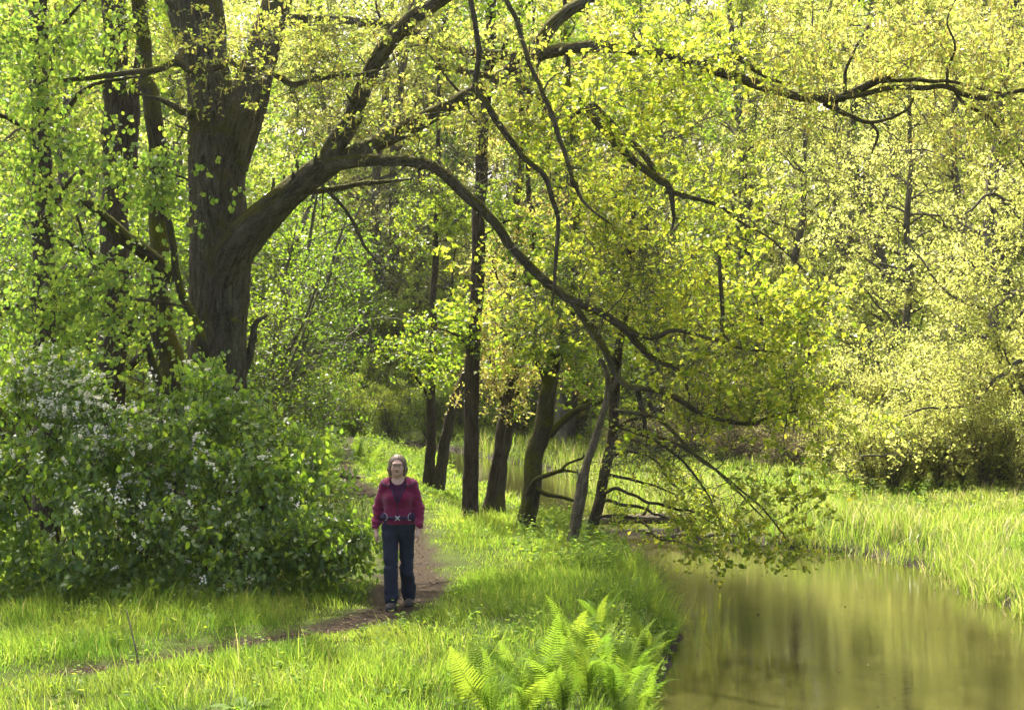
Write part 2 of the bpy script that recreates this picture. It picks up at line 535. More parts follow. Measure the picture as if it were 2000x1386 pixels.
def catmull(P, step):
    P = np.asarray(P, float)
    if len(P) < 3:
        n = max(2, int(np.linalg.norm(P[-1, :3] - P[0, :3]) / step) + 1)
        t = np.linspace(0, 1, n)[:, None]
        return P[0] * (1 - t) + P[-1] * t
    E = np.concatenate([[2 * P[0] - P[1]], P, [2 * P[-1] - P[-2]]])
    out = []
    for i in range(len(P) - 1):
        p0, p1, p2, p3 = E[i:i + 4]
        n = max(1, int(np.linalg.norm(p2[:3] - p1[:3]) / step + 0.5))
        t = (np.arange(n) / n)[:, None]
        out.append(0.5 * ((2 * p1) + (p2 - p0) * t + (2 * p0 - 5 * p1 + 4 * p2 - p3) * t * t + (3 * p1 - p0 - 3 * p2 + p3) * t ** 3))
    out.append(P[-1:])
    return np.concatenate(out)


def tube(buf, P, R, k=6, disp=0.0, freq=8.0, seed=0, stretch=0.25, cap=True):
    P = np.asarray(P, float)
    R = np.asarray(R, float)
    n = len(P)
    T = np.gradient(P, axis=0)
    T = nrm(T)
    u = np.cross(T[0], (0.31, 0.77, 0.55))
    u = u / np.linalg.norm(u)
    U = np.empty((n, 3))
    for i in range(n):
        u = u - T[i] * np.dot(u, T[i])
        u = u / max(np.linalg.norm(u), 1e-9)
        U[i] = u
    W = np.cross(T, U)
    th = np.arange(k) * 2 * math.pi / k
    c, s_ = np.cos(th), np.sin(th)
    L = np.concatenate([[0], np.cumsum(np.linalg.norm(np.diff(P, axis=0), axis=1))])
    rr = np.repeat(R[:, None], k, 1)
    bk = np.stack([c[None, :] * R[:, None], s_[None, :] * R[:, None], np.repeat((L * stretch)[:, None], k, 1)], -1) + seed * 3.1
    if disp:
        ridge = 0.55 - 2.0 * np.abs(fbm(bk * freq, 2, seed)) + 0.5 * fbm(bk * freq * 2.3, 2, seed + 3)
        lump = fbm(bk * np.array([freq * 0.25, freq * 0.25, freq * 0.5]), 2, seed + 5)
        rr = rr * (1 + disp * ridge + disp * 1.2 * lump)
    V = P[:, None, :] + rr[..., None] * (c[None, :, None] * U[:, None, :] + s_[None, :, None] * W[:, None, :])
    idx = np.arange(n * k).reshape(n, k)
    a = idx[:-1]
    b = idx[1:]
    Q = np.stack([a, np.roll(a, -1, 1), np.roll(b, -1, 1), b], -1).reshape(-1, 4)
    VV = V.reshape(-1, 3)
    BB = bk.reshape(-1, 3)
    TT = None
    if cap:
        VV = np.concatenate([VV, P[-1:] + T[-1:] * R[-1] * 0.5])
        BB = np.concatenate([BB, BB[-1:]])
        e = idx[-1]
        TT = np.stack([e, np.roll(e, -1), np.full(k, n * k)], -1)
    buf.add(VV, Q, BB, TT)


def twigs_np(buf, P0, P1, P2, r):
    """many bent 3-sided twigs at once"""
    m = len(P0)
    if m == 0:
        return
    d = nrm(P2 - P0)
    ref = np.where(np.abs(d[:, 2:3]) < 0.8, np.array([[0, 0, 1.0]]), np.array([[1.0, 0, 0]]))
    u = nrm(np.cross(d, ref))
    w = np.cross(d, u)
    V = np.empty((m, 9, 3))
    for j, (P, f) in enumerate(((P0, 1.0), (P1, 0.75), (P2, 0.35))):
        for q in range(3):
            a = q * 2 * math.pi / 3
            V[:, j * 3 + q] = P + (r * f)[:, None] * (math.cos(a) * u + math.sin(a) * w)
    b = (np.arange(m) * 9)[:, None]
    qs = []
    for j in (0, 3):
        for q in range(3):
            q2 = (q + 1) % 3
            qs.append(np.array([j + q, j + q2, j + 3 + q2, j + 3 + q])[None] + b)
    buf.add(V.reshape(-1, 3), np.concatenate(qs), V.reshape(-1, 3) * 0.6)


# leaf outlines: x across, y along, z out of the leaf
LEAF6 = (np.array([(0, 0, 0), (.24, .32, .05), (.27, .70, .04), (0, 1.0, -.10), (-.27, .70, .04), (-.24, .32, .05)]), np.array([(0, 1, 2, 3), (0, 3, 4, 5)]))
LEAFO = (np.array([(0, 0, 0), (.17, .30, .03), (.34, .72, .06), (0, 1.0, -.06), (-.34, .72, .06), (-.17, .30, .03)]), np.array([(0, 1, 2, 3), (0, 3, 4, 5)]))
LEAFR = (np.array([(0, 0, 0), (.40, .26, .05), (.33, .68, .03), (0, 1.0, -.12), (-.33, .68, .03), (-.40, .26, .05)]), np.array([(0, 1, 2, 3), (0, 3, 4, 5)]))
LEAF4 = (np.array([(0, 0, 0), (.34, .5, .06), (0, 1.0, -.05), (-.34, .5, .06)]), np.array([(0, 1, 2, 3)]))


def leaf_frames(D, up, rng, spread=0.8):
    a = nrm(D)
    n0 = nrm(np.asarray(up) + rng.normal(0, spread, a.shape))
    n = n0 - a * (n0 * a).sum(1, keepdims=True)
    n = nrm(n)
    x = np.cross(a, n)
    return x, a, n


def leaves_mesh(name, P, fr, size, tpl, mat, rng, tint=None, base=(0, 0, 0)):
    tv, tf = tpl
    m = len(P)
    x, a, n = fr
    s = np.asarray(size)[:, None, None]
    V = P[:, None, :] + s * (tv[None, :, 0:1] * x[:, None] + tv[None, :, 1:2] * a[:, None] + tv[None, :, 2:3] * n[:, None])
    V = V.reshape(-1, 3) - np.asarray(base)
    F = (tf[None] + (np.arange(m) * len(tv))[:, None, None]).reshape(-1, tf.shape[1])
    if tint is None:
        tint = rng.random(m)
    return mesh_np(name, V, [F], mat, True, {'tint': np.repeat(tint, len(tv))})


def leaf_objects(parent, me, P, fr, size, base, name='leaf'):
    x, a, n = fr
    for i in range(len(P)):
        o = bpy.data.objects.new(name, me)
        COL.objects.link(o)
        s = float(size[i])
        mm = Matrix.Identity(4)
        for r in range(3):
            mm[r][0] = x[i, r] * s
            mm[r][1] = a[i, r] * s
            mm[r][2] = n[i, r] * s
            mm[r][3] = P[i, r] - base[r]
        o.parent = parent
        o.matrix_local = mm


class Tree:
    def __init__(s, seed):
        s.rng = np.random.default_rng(seed)
        s.seed = seed
        s.zf = 1.0
        s.wood, s.twig = Buf(), Buf()
        s.NP, s.NR = [], []
        s.tP, s.tD, s.tL, s.tK = [], [], [], []

    def limb(s, pts, k=10, step=None, disp=0.06, freq=8.0, crook=0.0, attach=True, stretch=0.25):
        """pts rows: x, y, z, radius"""
        pts = np.asarray(pts, float)
        st = step or max(0.04, float(pts[:, 3].mean()) * 0.9)
        C = catmull(pts, st)
        if crook:
            L = np.concatenate([[0], np.cumsum(np.linalg.norm(np.diff(C[:, :3], axis=0), axis=1))])
            for q in range(3):
                C[:, q] += crook * fbm(np.stack([L * 1.6, np.full_like(L, s.seed + q * 7.7 + len(s.NP))], -1), 3, q) * sstep(0, 0.5, L)
        tube(s.wood, C[:, :3], np.maximum(C[:, 3], 0.004), k, disp, freq, s.seed + len(s.NP), stretch)
        if attach:
            s.NP.append(C[:, :3])
            s.NR.append(C[:, 3])
        return C

    def limb_px(s, rows, ws=1.0, **kw):
        """rows: photo x, photo y, distance, width in photo pixels"""
        return s.limb([(*at(x, y, Y), ws * w * Y / FPX * 0.5) for x, y, Y, w in rows], **kw)

    def curve(s, A, B, ra, rb, sag=0.15, nseg=7, k=4, buf=None):
        A, B = np.asarray(A), np.asarray(B)
        t = np.linspace(0, 1, nseg)[:, None]
        L = np.linalg.norm(B - A)
        mid = s.rng.normal(0, 1, 3) * L * sag
        P = A + (B - A) * t + mid * (t * (1 - t)) * 2.2 + s.rng.normal(0, 0.035 * L, (nseg, 3)) * np.sin(t * math.pi)
        R = ra + (rb - ra) * t[:, 0]
        tube(buf or s.twig, P, R, k, 0, cap=False)
        return P, R

    def spray(s, c, rad, n, twig_n=6, twig_l=0.35, kind=0, side_n=3, side_l=0.6, rmin=0.0, rmax=0.03, sag=0.15):
        """grow n sub-branches from the nearest wood to points inside an ellipsoid"""
        rng = s.rng
        c = np.asarray(c, float)
        rad = np.asarray(rad, float)
        pts = rng.normal(0, 0.5, (n, 3))
        pts = c + np.clip(pts, -1.1, 1.1) * rad
        allP = np.concatenate(s.NP)
        allR = np.concatenate(s.NR)
        dist0 = np.array([np.min(np.linalg.norm(allP - p, axis=1)) for p in pts])
        for p in pts[np.argsort(dist0)]:
            allP = np.concatenate(s.NP)
            allR = np.concatenate(s.NR)
            ok = allR > rmin
            dd = np.linalg.norm(allP - p, axis=1) + np.where(ok, 0, 1e6)
            j = int(np.argmin(dd))
            q, rq = allP[j], allR[j]
            L = dd[j]
            if L < 0.08:
                continue
            ra = min(rq * 0.6, rmax, 0.006 + 0.011 * L)
            P, R = s.curve(q, p, ra, 0.0035, sag, max(4, int(L / 0.18) + 3))
            s.NP.append(P[2:])
            s.NR.append(R[2:])
            s.twigs_along(P, twig_n, twig_l, kind, 0.35 if L > 1 else 0.15)
            d0 = nrm(p - q)
            for _ in range(side_n):
                t = rng.uniform(0.3, 1.0)
                i = min(len(P) - 1, int(t * (len(P) - 1)))
                dd_ = nrm(d0 * 0.6 + rng.normal(0, 0.6, 3))
                e = P[i] + dd_ * side_l * rng.uniform(0.5, 1.2)
                P2, R2 = s.curve(P[i], e, R[i] * 0.7, 0.0025, 0.2, 5, 3)
                s.twigs_along(P2, twig_n, twig_l, kind, 0.1)

    def twigs_along(s, P, n, L, kind, t0=0.2):
        rng = s.rng
        t = rng.uniform(t0, 1.0, n) * (len(P) - 1)
        t[0] = len(P) - 1.001
        i = np.minimum(t.astype(int), len(P) - 2)
        f = (t - i)[:, None]
        B = P[i] * (1 - f) + P[i + 1] * f
        d = nrm(P[i + 1] - P[i])
        D = nrm(d * 0.55 + rng.normal(0, 0.55, (n, 3)) * np.array([1, 1, s.zf]))
        s.tP.append(B)
        s.tD.append(D)
        s.tL.append(L * rng.uniform(0.5, 1.3, n))
        s.tK.append(np.full(n, kind))

    def finish_twigs(s, r=0.0035, droop=0.15, wood=True):
        P = np.concatenate(s.tP)
        D = np.concatenate(s.tD)
        L = np.concatenate(s.tL)
        K = np.concatenate(s.tK)
        m = len(P)
        P1 = P + D * L[:, None] * 0.5 + s.rng.normal(0, 0.08, (m, 3)) * L[:, None]
        P2 = P + D * L[:, None] + s.rng.normal(0, 0.10, (m, 3)) * L[:, None] - np.array([0, 0, 1.0]) * droop * L[:, None]
        if wood:
            twigs_np(s.twig, P, P1, P2, np.full(m, r))
        s.leafbase = (P, P1, P2, K)

    def leaf_points(s, per, t0=0.35, jit=0.03, tipw=0.5, kind=None):
        """positions and twig directions for leaves, 'per' per twig, gathered towards the tips"""
        P, P1, P2, K = s.leafbase
        if kind is not None:
            ok = K == kind
            P, P1, P2 = P[ok], P1[ok], P2[ok]
        m = len(P)
        rng = s.rng
        idx = np.repeat(np.arange(m), per)
        t = t0 + (1 - t0) * rng.random(len(idx)) ** tipw
        a, b, c = P[idx], P1[idx], P2[idx]
        tt = t[:, None]
        X = np.where(tt < 0.5, a + (b - a) * tt * 2, b + (c - b) * (tt * 2 - 1))
        X = X + rng.normal(0, jit, X.shape)
        D = nrm(c - a)
        return X, D[idx]


def lsize(P, s, rng, lo=0.6, hi=1.25):
    return s * rng.uniform(lo, hi, len(P))


def nearest_visible(P, n, ylim=None):
    """indices of the leaves that show largest: in the frame and nearest to the camera"""
    px = 1000 + P[:, 0] / P[:, 1] * FPX
    py = 693 - (P[:, 2] - CAMZ) / P[:, 1] * FPX
    ok = (px > 5) & (px < 1995) & (py > 5) & (py < 1380)
    d = np.where(ok, P[:, 1], 1e6)
    return np.argsort(d)[:n]


def rich_leaf(name, outline, mat, arch=0.12, fold=0.10):
    """single leaf with a midrib fold, an arch and its own outline; outline: half widths at even stations"""
    n = len(outline)
    y = np.linspace(0, 1, n)
    V, F = [], []
    for i in range(n):
        z = -arch * (y[i] - 0.3) ** 2
        w = outline[i]
        V += [(-w, y[i], z + fold * w), (0, y[i], z), (w, y[i], z + fold * w)]
    for i in range(n - 1):
        a, b = i * 3, i * 3 + 3
        F += [(a, a + 1, b + 1, b), (a + 1, a + 2, b + 2, b + 1)]
    return mesh_np(name, np.array(V), [np.array(F)], mat, True, {'tint': np.full(len(V), 0.5)})


# ------------------------------------------------------------------ the great oak
def great_oak():
    t = Tree(3)
    t.zf = 0.55
    Y = 22.0
    base = at(425, 1061, Y)
    base[2] = float(ground_z(base[0], base[1])) - 0.15
    # trunk and fork
    t.limb_px([(422, 1085, Y, 190), (422, 1040, Y, 160), (422, 960, Y, 138), (420, 860, Y, 124), (420, 760, Y, 118), (424, 660, Y, 108), (428, 560, Y, 116), (428, 460, Y, 112), (424, 360, Y, 104), (424, 290, Y, 108), (420, 230, Y, 98), (408, 160, Y, 86), (396, 90, Y, 88), (388, 10, Y, 92), (378, -120, Y + .2, 82), (350, -300, Y + .5, 66), (330, -520, Y + 1, 48), (340, -760, Y + 1, 26), (330, -900, Y + 1, 10)], k=110, step=0.045, disp=0.07, freq=15, stretch=0.2)
    t.limb_px([(440, 330, Y, 80), (462, 260, Y - .1, 84), (486, 190, Y - .1, 76), (508, 110, Y - .1, 62), (530, 40, Y, 56), (560, -60, Y + .2, 50), (600, -220, Y + .6, 40), (640, -420, Y + 1, 28), (650, -600, Y + 1.2, 10)], k=64, step=0.05, disp=0.07, freq=15, stretch=0.2)
    t.limb_px([(395, 120, Y, 50), (365, 60, Y, 50), (345, 0, Y, 46), (320, -90, Y - .4, 40), (280, -250, Y - 1, 28), (240, -420, Y - 1.5, 10)], k=24, disp=0.06)
    # right hand main limb and its three arms
    t.limb_px([(425, 590, Y - .1, 70), (452, 505, Y - .25, 96), (490, 452, Y - .4, 88), (540, 402, Y - .55, 74), (590, 358, Y - .7, 66), (635, 325, Y - .8, 62), (665, 310, Y - .85, 48)], k=64, step=0.045, disp=0.07, freq=15, ws=0.80)
    t.limb_px([(640, 325, Y - .8, 50), (656, 282, Y - .85, 46), (684, 232, Y - .9, 40), (712, 178, Y - 1, 36), (736, 130, Y - 1.1, 32), (762, 86, Y - 1.2, 36), (800, 44, Y - 1.3, 33), (850, 8, Y - 1.4, 30), (920, -50, Y - 1.6, 26), (1010, -150, Y - 1.8, 18), (1080, -260, Y - 2, 8)], k=26, disp=0.10, ws=0.90, freq=13, crook=0.03 + 0.05)
    t.limb_px([(655, 318, Y - .8, 46), (710, 292, Y - .8, 46), (772, 262, Y - .7, 44), (850, 224, Y - .6, 42), (925, 182, Y - .6, 38), (985, 148, Y - .7, 38), (1035, 112, Y - .8, 40), (1080, 100, Y - 1, 34), (1140, 93, Y - 1.2, 31), (1210, 97, Y - 1.4, 29), (1300, 112, Y - 1.7, 29), (1400, 140, Y - 1.9, 28), (1480, 168, Y - 2.1, 27), (1560, 188, Y - 2.3, 26), (1615, 197, Y - 2.4, 25)], k=26, disp=0.10, ws=0.74, freq=13, crook=0.03 + 0.04)
    t.limb_px([(1040, 112, Y - .8, 40), (1056, 80, Y - .8, 37), (1075, 50, Y - .8, 33), (1105, 24, Y - .8, 30), (1145, 2, Y - .8, 28), (1220, -50, Y - .8, 22), (1330, -140, Y - .8, 14), (1400, -230, Y - .8, 6)], k=20, disp=0.08, ws=0.8, crook=0.04)
    t.limb_px([(640, 325, Y - .9, 44), (700, 312, Y - 1.1, 38), (760, 313, Y - 1.2, 34), (815, 316, Y - 1.3, 33), (855, 332, Y - 1.35, 31), (900, 372, Y - 1.4, 33), (940, 402, Y - 1.45, 36), (968, 432, Y - 1.5, 31), (1000, 478, Y - 1.5, 28), (1040, 520, Y - 1.5, 27), (1085, 560, Y - 1.5, 26), (1120, 588, Y - 1.5, 26), (1170, 612, Y - 1.5, 24), (1215, 638, Y - 1.5, 23), (1245, 672, Y - 1.5, 22), (1275, 700, Y - 1.6, 18), (1330, 728, Y - 1.7, 12), (1350, 770, Y - 1.8, 7)], k=26, disp=0.10, ws=0.65, freq=13, crook=0.03 + 0.03)
    # smaller limbs
    for rows in (
        [(560, 385, Y - .5, 16), (620, 372, Y - .3, 15), (690, 362, Y - .2, 13), (750, 358, Y, 10), (800, 350, Y, 5)],
        [(630, 365, Y - .8, 9), (670, 400, Y - 1, 8), (700, 450, Y - 1, 8), (715, 490, Y - 1, 7), (760, 535, Y - 1, 4)],
        [(905, -60, Y - 2.4, 16), (925, 20, Y - 2.4, 14), (937, 100, Y - 2.3, 14), (930, 170, Y - 2.2, 14), (955, 205, Y - 2.2, 16), (985, 260, Y - 2.2, 17), (1020, 310, Y - 2.2, 15), (1060, 342, Y - 2.2, 14), (1072, 380, Y - 2.2, 13), (1086, 430, Y - 2.2, 11), (1085, 490, Y - 2.2, 10), (1086, 545, Y - 2.2, 8), (1078, 600, Y - 2.2, 5)],
        [(975, -30, Y - 2.6, 13), (1005, 35, Y - 2.6, 12), (1018, 75, Y - 2.6, 11), (1030, 125, Y - 2.6, 11), (1058, 180, Y - 2.6, 11), (1078, 225, Y - 2.6, 12), (1090, 262, Y - 2.6, 12), (1108, 310, Y - 2.6, 10), (1125, 360, Y - 2.6, 9), (1146, 400, Y - 2.6, 7), (1200, 440, Y - 2.6, 4)],
        [(985, 150, Y - .8, 26), (1030, 172, Y - 1, 24), (1062, 200, Y - 1.2, 22), (1090, 236, Y - 1.3, 20), (1130, 215, Y - 1.3, 16), (1160, 205, Y - 1.3, 15)],
        [(1130, 195, Y - 1.3, 20), (1165, 240, Y - 1.5, 22), (1205, 285, Y - 1.7, 22), (1245, 322, Y - 1.8, 20), (1285, 350, Y - 1.9, 19), (1308, 368, Y - 2, 16), (1316, 420, Y - 2, 9), (1312, 452, Y - 2, 4)],
        [(1160, 205, Y - 1.3, 14), (1205, 252, Y - 1.4, 16), (1250, 292, Y - 1.6, 15), (1276, 328, Y - 1.8, 14), (1288, 352, Y - 1.9, 13)],
        [(1300, 372, Y - 2, 14), (1345, 385, Y - 2, 11), (1400, 400, Y - 2, 9), (1440, 430, Y - 2, 7), (1510, 470, Y - 2, 5), (1600, 560, Y - 2, 3)],
        [(700, 45, Y - .3, 20), (760, 48, Y - .4, 26), (820, 68, Y - .6, 26), (880, 92, Y - .7, 25), (940, 108, Y - .8, 24), (1035, 108, Y - .8, 20)],
        [(530, 40, Y, 22), (620, 35, Y - .2, 20), (705, 45, Y - .3, 19)],
        [(850, 130, Y - .6, 18), (920, 140, Y - .6, 18), (985, 150, Y - .7, 17)],
        # lichened branch crossing the trunk
        [(120, 158, Y - 2, 10), (200, 150, Y - 1.9, 14), (290, 138, Y - 1.7, 15), (345, 124, Y - 1.5, 17), (372, 137, Y - 1.4, 18), (420, 134, Y - 1.4, 17), (452, 124, Y - 1.4, 17), (480, 138, Y - 1.4, 17), (515, 132, Y - 1.4, 16), (545, 148, Y - 1.4, 16), (578, 163, Y - 1.4, 14), (640, 152, Y - 1.4, 12), (700, 146, Y - 1.4, 9), (760, 130, Y - 1.4, 5)],
        [(380, 90, Y - .6, 18), (352, 110, Y - 1.2, 18), (345, 126, Y - 1.5, 17)],
        [(530, 142, Y - 1.4, 12), (540, 110, Y - 1.4, 12), (545, 85, Y - 1.4, 9), (560, 50, Y - 1.4, 5)],
        # the long arm over the water, forking at the right
        [(1610, 197, Y - 2.4, 22), (1650, 188, Y - 2.5, 22), (1690, 168, Y - 2.6, 20), (1735, 148, Y - 2.7, 12), (1745, 144, Y - 2.7, 6)],
        [(1640, 192, Y - 2.5, 15), (1680, 186, Y - 2.6, 14), (1740, 173, Y - 2.7, 13), (1800, 172, Y - 2.8, 13), (1845, 168, Y - 2.9, 12), (1880, 182, Y - 3, 12), (1930, 190, Y - 3.1, 12), (1990, 176, Y - 3.2, 9), (2080, 165, Y - 3.3, 6)],
        [(1700, 160, Y - 2.6, 10), (1760, 156, Y - 2.8, 10), (1815, 158, Y - 2.9, 9), (1860, 158, Y - 2.9, 8), (1920, 175, Y - 3, 7), (2010, 196, Y - 3, 5)],
        [(1610, 202, Y - 2.4, 14), (1640, 218, Y - 2.3, 12), (1690, 238, Y - 2.3, 10), (1735, 234, Y - 2.3, 8), (1770, 215, Y - 2.3, 7), (1785, 190, Y - 2.4, 5)],
        [(1700, 240, Y - 2.3, 8), (1715, 262, Y - 2.3, 7), (1705, 300, Y - 2.3, 4)],
        [(1865, 178, Y - 3, 9), (1880, 200, Y - 3, 9), (1920, 222, Y - 3, 9), (1950, 252, Y - 3, 9), (1970, 282, Y - 3, 8), (2005, 330, Y - 3, 5)],
        [(1650, 185, Y - 2.5, 9), (1652, 140, Y - 2.6, 8), (1665, 108, Y - 2.6, 7), (1680, 75, Y - 2.6, 6), (1700, 40, Y - 2.6, 4)],
        [(1850, 165, Y - 2.9, 8), (1850, 130, Y - 2.9, 7), (1862, 90, Y - 3, 6), (1850, 40, Y - 3, 5), (1880, -20, Y - 3, 3)],
        [(1375, 120, Y - 1.8, 14), (1420, 108, Y - 1.8, 14), (1450, 118, Y - 1.8, 14), (1475, 140, Y - 1.9, 12), (1520, 160, Y - 2, 8), (1570, 165, Y - 2, 4)],
        # drooping ends of the low arm
        [(1215, 640, Y - 1.5, 14), (1265, 660, Y - 1.7, 13), (1300, 648, Y - 1.9, 12), (1345, 650, Y - 2, 11), (1390, 662, Y - 2.1, 10), (1440, 680, Y - 2.2, 8), (1520, 690, Y - 2.3, 5)],
        [(1120, 592, Y - 1.5, 16), (1150, 640, Y - 1.7, 15), (1180, 680, Y - 1.8, 15), (1204, 730, Y - 1.8, 14), (1240, 755, Y - 2, 13), (1290, 762, Y - 2.2, 14), (1325, 780, Y - 2.3, 14), (1370, 810, Y - 2.4, 12), (1420, 825, Y - 2.5, 12), (1470, 828, Y - 2.5, 11), (1500, 815, Y - 2.5, 8), (1560, 800, Y - 2.6, 4)],
        [(1245, 755, Y - 2, 13), (1252, 790, Y - 2, 13), (1258, 838, Y - 2, 9), (1262, 850, Y - 2, 3)],
        [(1200, 800, Y - 1.9, 9), (1260, 812, Y - 2.2, 9), (1310, 840, Y - 2.4, 9), (1360, 890, Y - 2.6, 8), (1420, 930, Y - 2.8, 6), (1480, 990, Y - 3, 5), (1540, 1060, Y - 3.1, 3)],
        [(1235, 835, Y - 2, 8), (1300, 860, Y - 2.2, 8), (1380, 905, Y - 2.4, 7), (1440, 960, Y - 2.5, 5), (1490, 1010, Y - 2.6, 3)],
        [(1210, 835, Y - 1.9, 7), (1290, 865, Y - 1.9, 7), (1350, 920, Y - 2, 6), (1400, 1000, Y - 2.1, 4), (1430, 1060, Y - 2.2, 3)],
        [(1405, 500, Y - 2, 9), (1408, 600, Y - 2, 10), (1406, 650, Y - 2, 9), (1420, 665, Y - 2, 5)],
        # branch stubs at the left of the fork
        [(360, 220, Y, 20), (335, 205, Y, 14), (300, 190, Y, 9), (260, 180, Y, 5)],
        # dead snag on the right of the trunk foot
        [(470, 740, Y + .1, 26), (487, 690, Y + .1, 20), (494, 655, Y + .1, 18), (500, 630, Y + .1, 14), (522, 615, Y + .1, 8)],
    ):
        t.limb_px(rows, k=10, disp=0.09, crook=0.05, freq=14, ws=0.82)
    # dead stubs and knots along the big limbs
    for _ in range(34):
        i = int(t.rng.integers(3, 8))
        C, Rr = t.NP[i], t.NR[i]
        j = int(t.rng.integers(len(C) // 6, len(C) - 3))
        if Rr[j] < 0.05:
            continue
        ax = nrm(C[j + 1] - C[j])
        d = t.rng.normal(0, 1, 3)
        d = nrm(d - ax * (d @ ax) * 0.7)
        L = t.rng.uniform(0.10, 0.34)
        r = min(Rr[j] * 0.4, t.rng.uniform(0.018, 0.04))
        p = C[j] + d * Rr[j] * 0.7
        t.limb([(*p, r * 1.7), (*(p + d * L * .35), r), (*(p + d * L * .7 + ax * L * .15), r * .7), (*(p + d * L + ax * L * .3), r * .35)], k=8, disp=0.15, step=0.03, attach=False)
    # burls
    for (x, y, yy, w) in ((382, 225, Y - .42, 34), (462, 632, Y - .42, 20), (474, 325, Y - .3, 20)):
        t.limb_px([(x - 6, y - 8, yy + .05, w * 0.6), (x, y, yy - .03, w), (x + 4, y + 10, yy, w * 0.7)], k=10, disp=0.2, attach=False)

    E = lambda cx, cy, Yc, rx, ry, rY: (at(cx, cy, Yc), np.array([rx * Yc / FPX, rY, ry * Yc / FPX]))
    #            centre/size px                        n, kind
    sprays = [(E(520, 95, Y - 1.5, 190, 80, .9), 26, 1), (E(730, 190, Y - 1.2, 170, 100, 1), 22, 1), (E(640, 100, Y - 1.2, 120, 90, 1), 18, 1),
              (E(860, 60, Y - 1.2, 150, 80, 1), 18, 1), (E(1010, 100, Y - 1.4, 120, 100, 1), 16, 1),
              (E(1250, 100, Y - 2, 170, 90, 1), 34, 0), (E(1200, 230, Y - 2, 170, 70, 1), 32, 0), (E(1060, 290, Y - .6, 130, 90, .8), 16, 0),
              (E(1340, 420, Y - 1, 170, 110, 1), 30, 0), (E(1170, 420, Y - .6, 120, 110, .8), 20, 0), (E(1370, 570, Y - 1.2, 190, 100, 1), 38, 0),
              (E(1480, 690, Y - 2.2, 190, 95, 1), 38, 0), (E(1420, 790, Y - 2.4, 180, 75, .9), 24, 0), (E(1570, 800, Y - 2.5, 130, 95, .9), 18, 0),
              (E(1040, 620, Y - .5, 130, 70, .7), 18, 0), (E(1240, 560, Y - .5, 130, 80, .7), 20, 0), (E(1560, 620, Y - 2.2, 110, 90, .8), 22, 0),
              (E(1590, 100, Y - 2.4, 150, 90, 1), 22, 1), (E(1780, 90, Y - 2.8, 170, 90, 1), 36, 1), (E(1930, 120, Y - 3.1, 110, 110, 1), 28, 1), (E(1920, 260, Y - 3, 100, 60, .7), 16, 1),
              (E(1420, 130, Y - 2, 110, 70, .8), 14, 0), (E(1520, 240, Y - 2.2, 120, 50, .8), 9, 1), (E(940, 250, Y - 1.4, 90, 60, .7), 12, 1),
              # crown above the frame
              (E(420, -260, Y, 330, 160, 3), 34, 1), (E(900, -260, Y - 1, 330, 160, 2.5), 30, 1), (E(1400, -180, Y - 1.5, 300, 140, 2), 26, 0), (E(360, -700, Y + 1, 330, 220, 3), 36, 1), (E(150, -200, Y - 1, 200, 180, 2), 16, 1)]
    for (c, r), n, kind in sprays:
        t.spray(c, r, max(4, int(n * 0.55)), twig_n=5, twig_l=0.34, kind=kind, side_n=3, side_l=0.6)
    # fine bare twigs all along the lower boughs
    for (cx, cy, yy, rx, ry, n) in ((760, 330, Y - 1, 120, 110, 16), (560, 150, Y - 1.4, 180, 90, 22), (1000, 330, Y - 1.2, 200, 150, 24), (1250, 380, Y - 1.4, 200, 140, 24), (1150, 600, Y - 1.5, 180, 120, 26), (1320, 760, Y - 2, 190, 110, 15), (1650, 240, Y - 2.3, 220, 70, 18), (680, 440, Y - .8, 100, 80, 8)):
        t.spray(*E(cx, cy, yy, rx, ry, .8), n, twig_n=4, twig_l=0.4, kind=2, side_n=4, side_l=0.6, rmax=0.012)
    # bare drooping twigs over the water, leafy only at the tips
    for (cx, cy, yy, rx, ry, n) in ((1330, 900, Y - 2.4, 130, 70, 16), (1450, 960, Y - 2.7, 110, 60, 12)):
        t.spray(*E(cx, cy, yy, rx, ry, .6), n, twig_n=3, twig_l=0.4, kind=2, side_n=3, side_l=0.7)
    t.spray(*E(1400, 1062, Y - 3, 120, 16, .3), 6, twig_n=4, twig_l=0.25, kind=0, side_n=2, side_l=0.4)
    t.spray(*E(1500, 1070, Y - 3.1, 110, 16, .3), 6, twig_n=4, twig_l=0.25, kind=0, side_n=2, side_l=0.4)
    t.spray(*E(1440, 1000, Y - 2.9, 170, 36, .4), 6, twig_n=3, twig_l=0.3, kind=0, side_n=2, side_l=0.4)
    t.spray(*E(1570, 950, Y - 3, 110, 60, .4), 6, twig_n=4, twig_l=0.25, kind=0, side_n=2, side_l=0.4)
    t.finish_twigs(r=0.0038, droop=0.10)
    root = thing('oak_tree', 'massive old oak with mossy forked trunk and long limb arching over path and stream', 'tree', tuple(base))
    obj('trunk', t.wood.mesh('oak_trunk', M['oak_bark'], base), root)
    obj('branches', t.twig.mesh('oak_branches', M['oak_twig'], base), root)
    rng = t.rng
    up = np.array([0, -0.3, 0.8])
    P, D = t.leaf_points(7, 0.45, 0.022, 0.5, kind=0)
    D = nrm(D + rng.normal(0, 0.55, D.shape))
    fr = leaf_frames(D, up, rng, 0.7)
    sz = lsize(P, 0.070, rng, 0.45, 1.4)
    near = nearest_visible(P, 180)
    keep = np.ones(len(P), bool)
    keep[near] = False
    tag(obj('crown', leaves_mesh('oak_crown', P[keep], [f[keep] for f in fr], sz[keep], LEAFO, M['oak_leaf'], rng, base=base), root), kind='stuff')
    lm = rich_leaf('oak_leaf', [0.015, .05, .13, .10, .22, .15, .30, .20, .27, .14, .02], M['oak_leaf'])
    leaf_objects(root, lm, P[near], [f[near] for f in fr], sz[near] * 1.05, base)
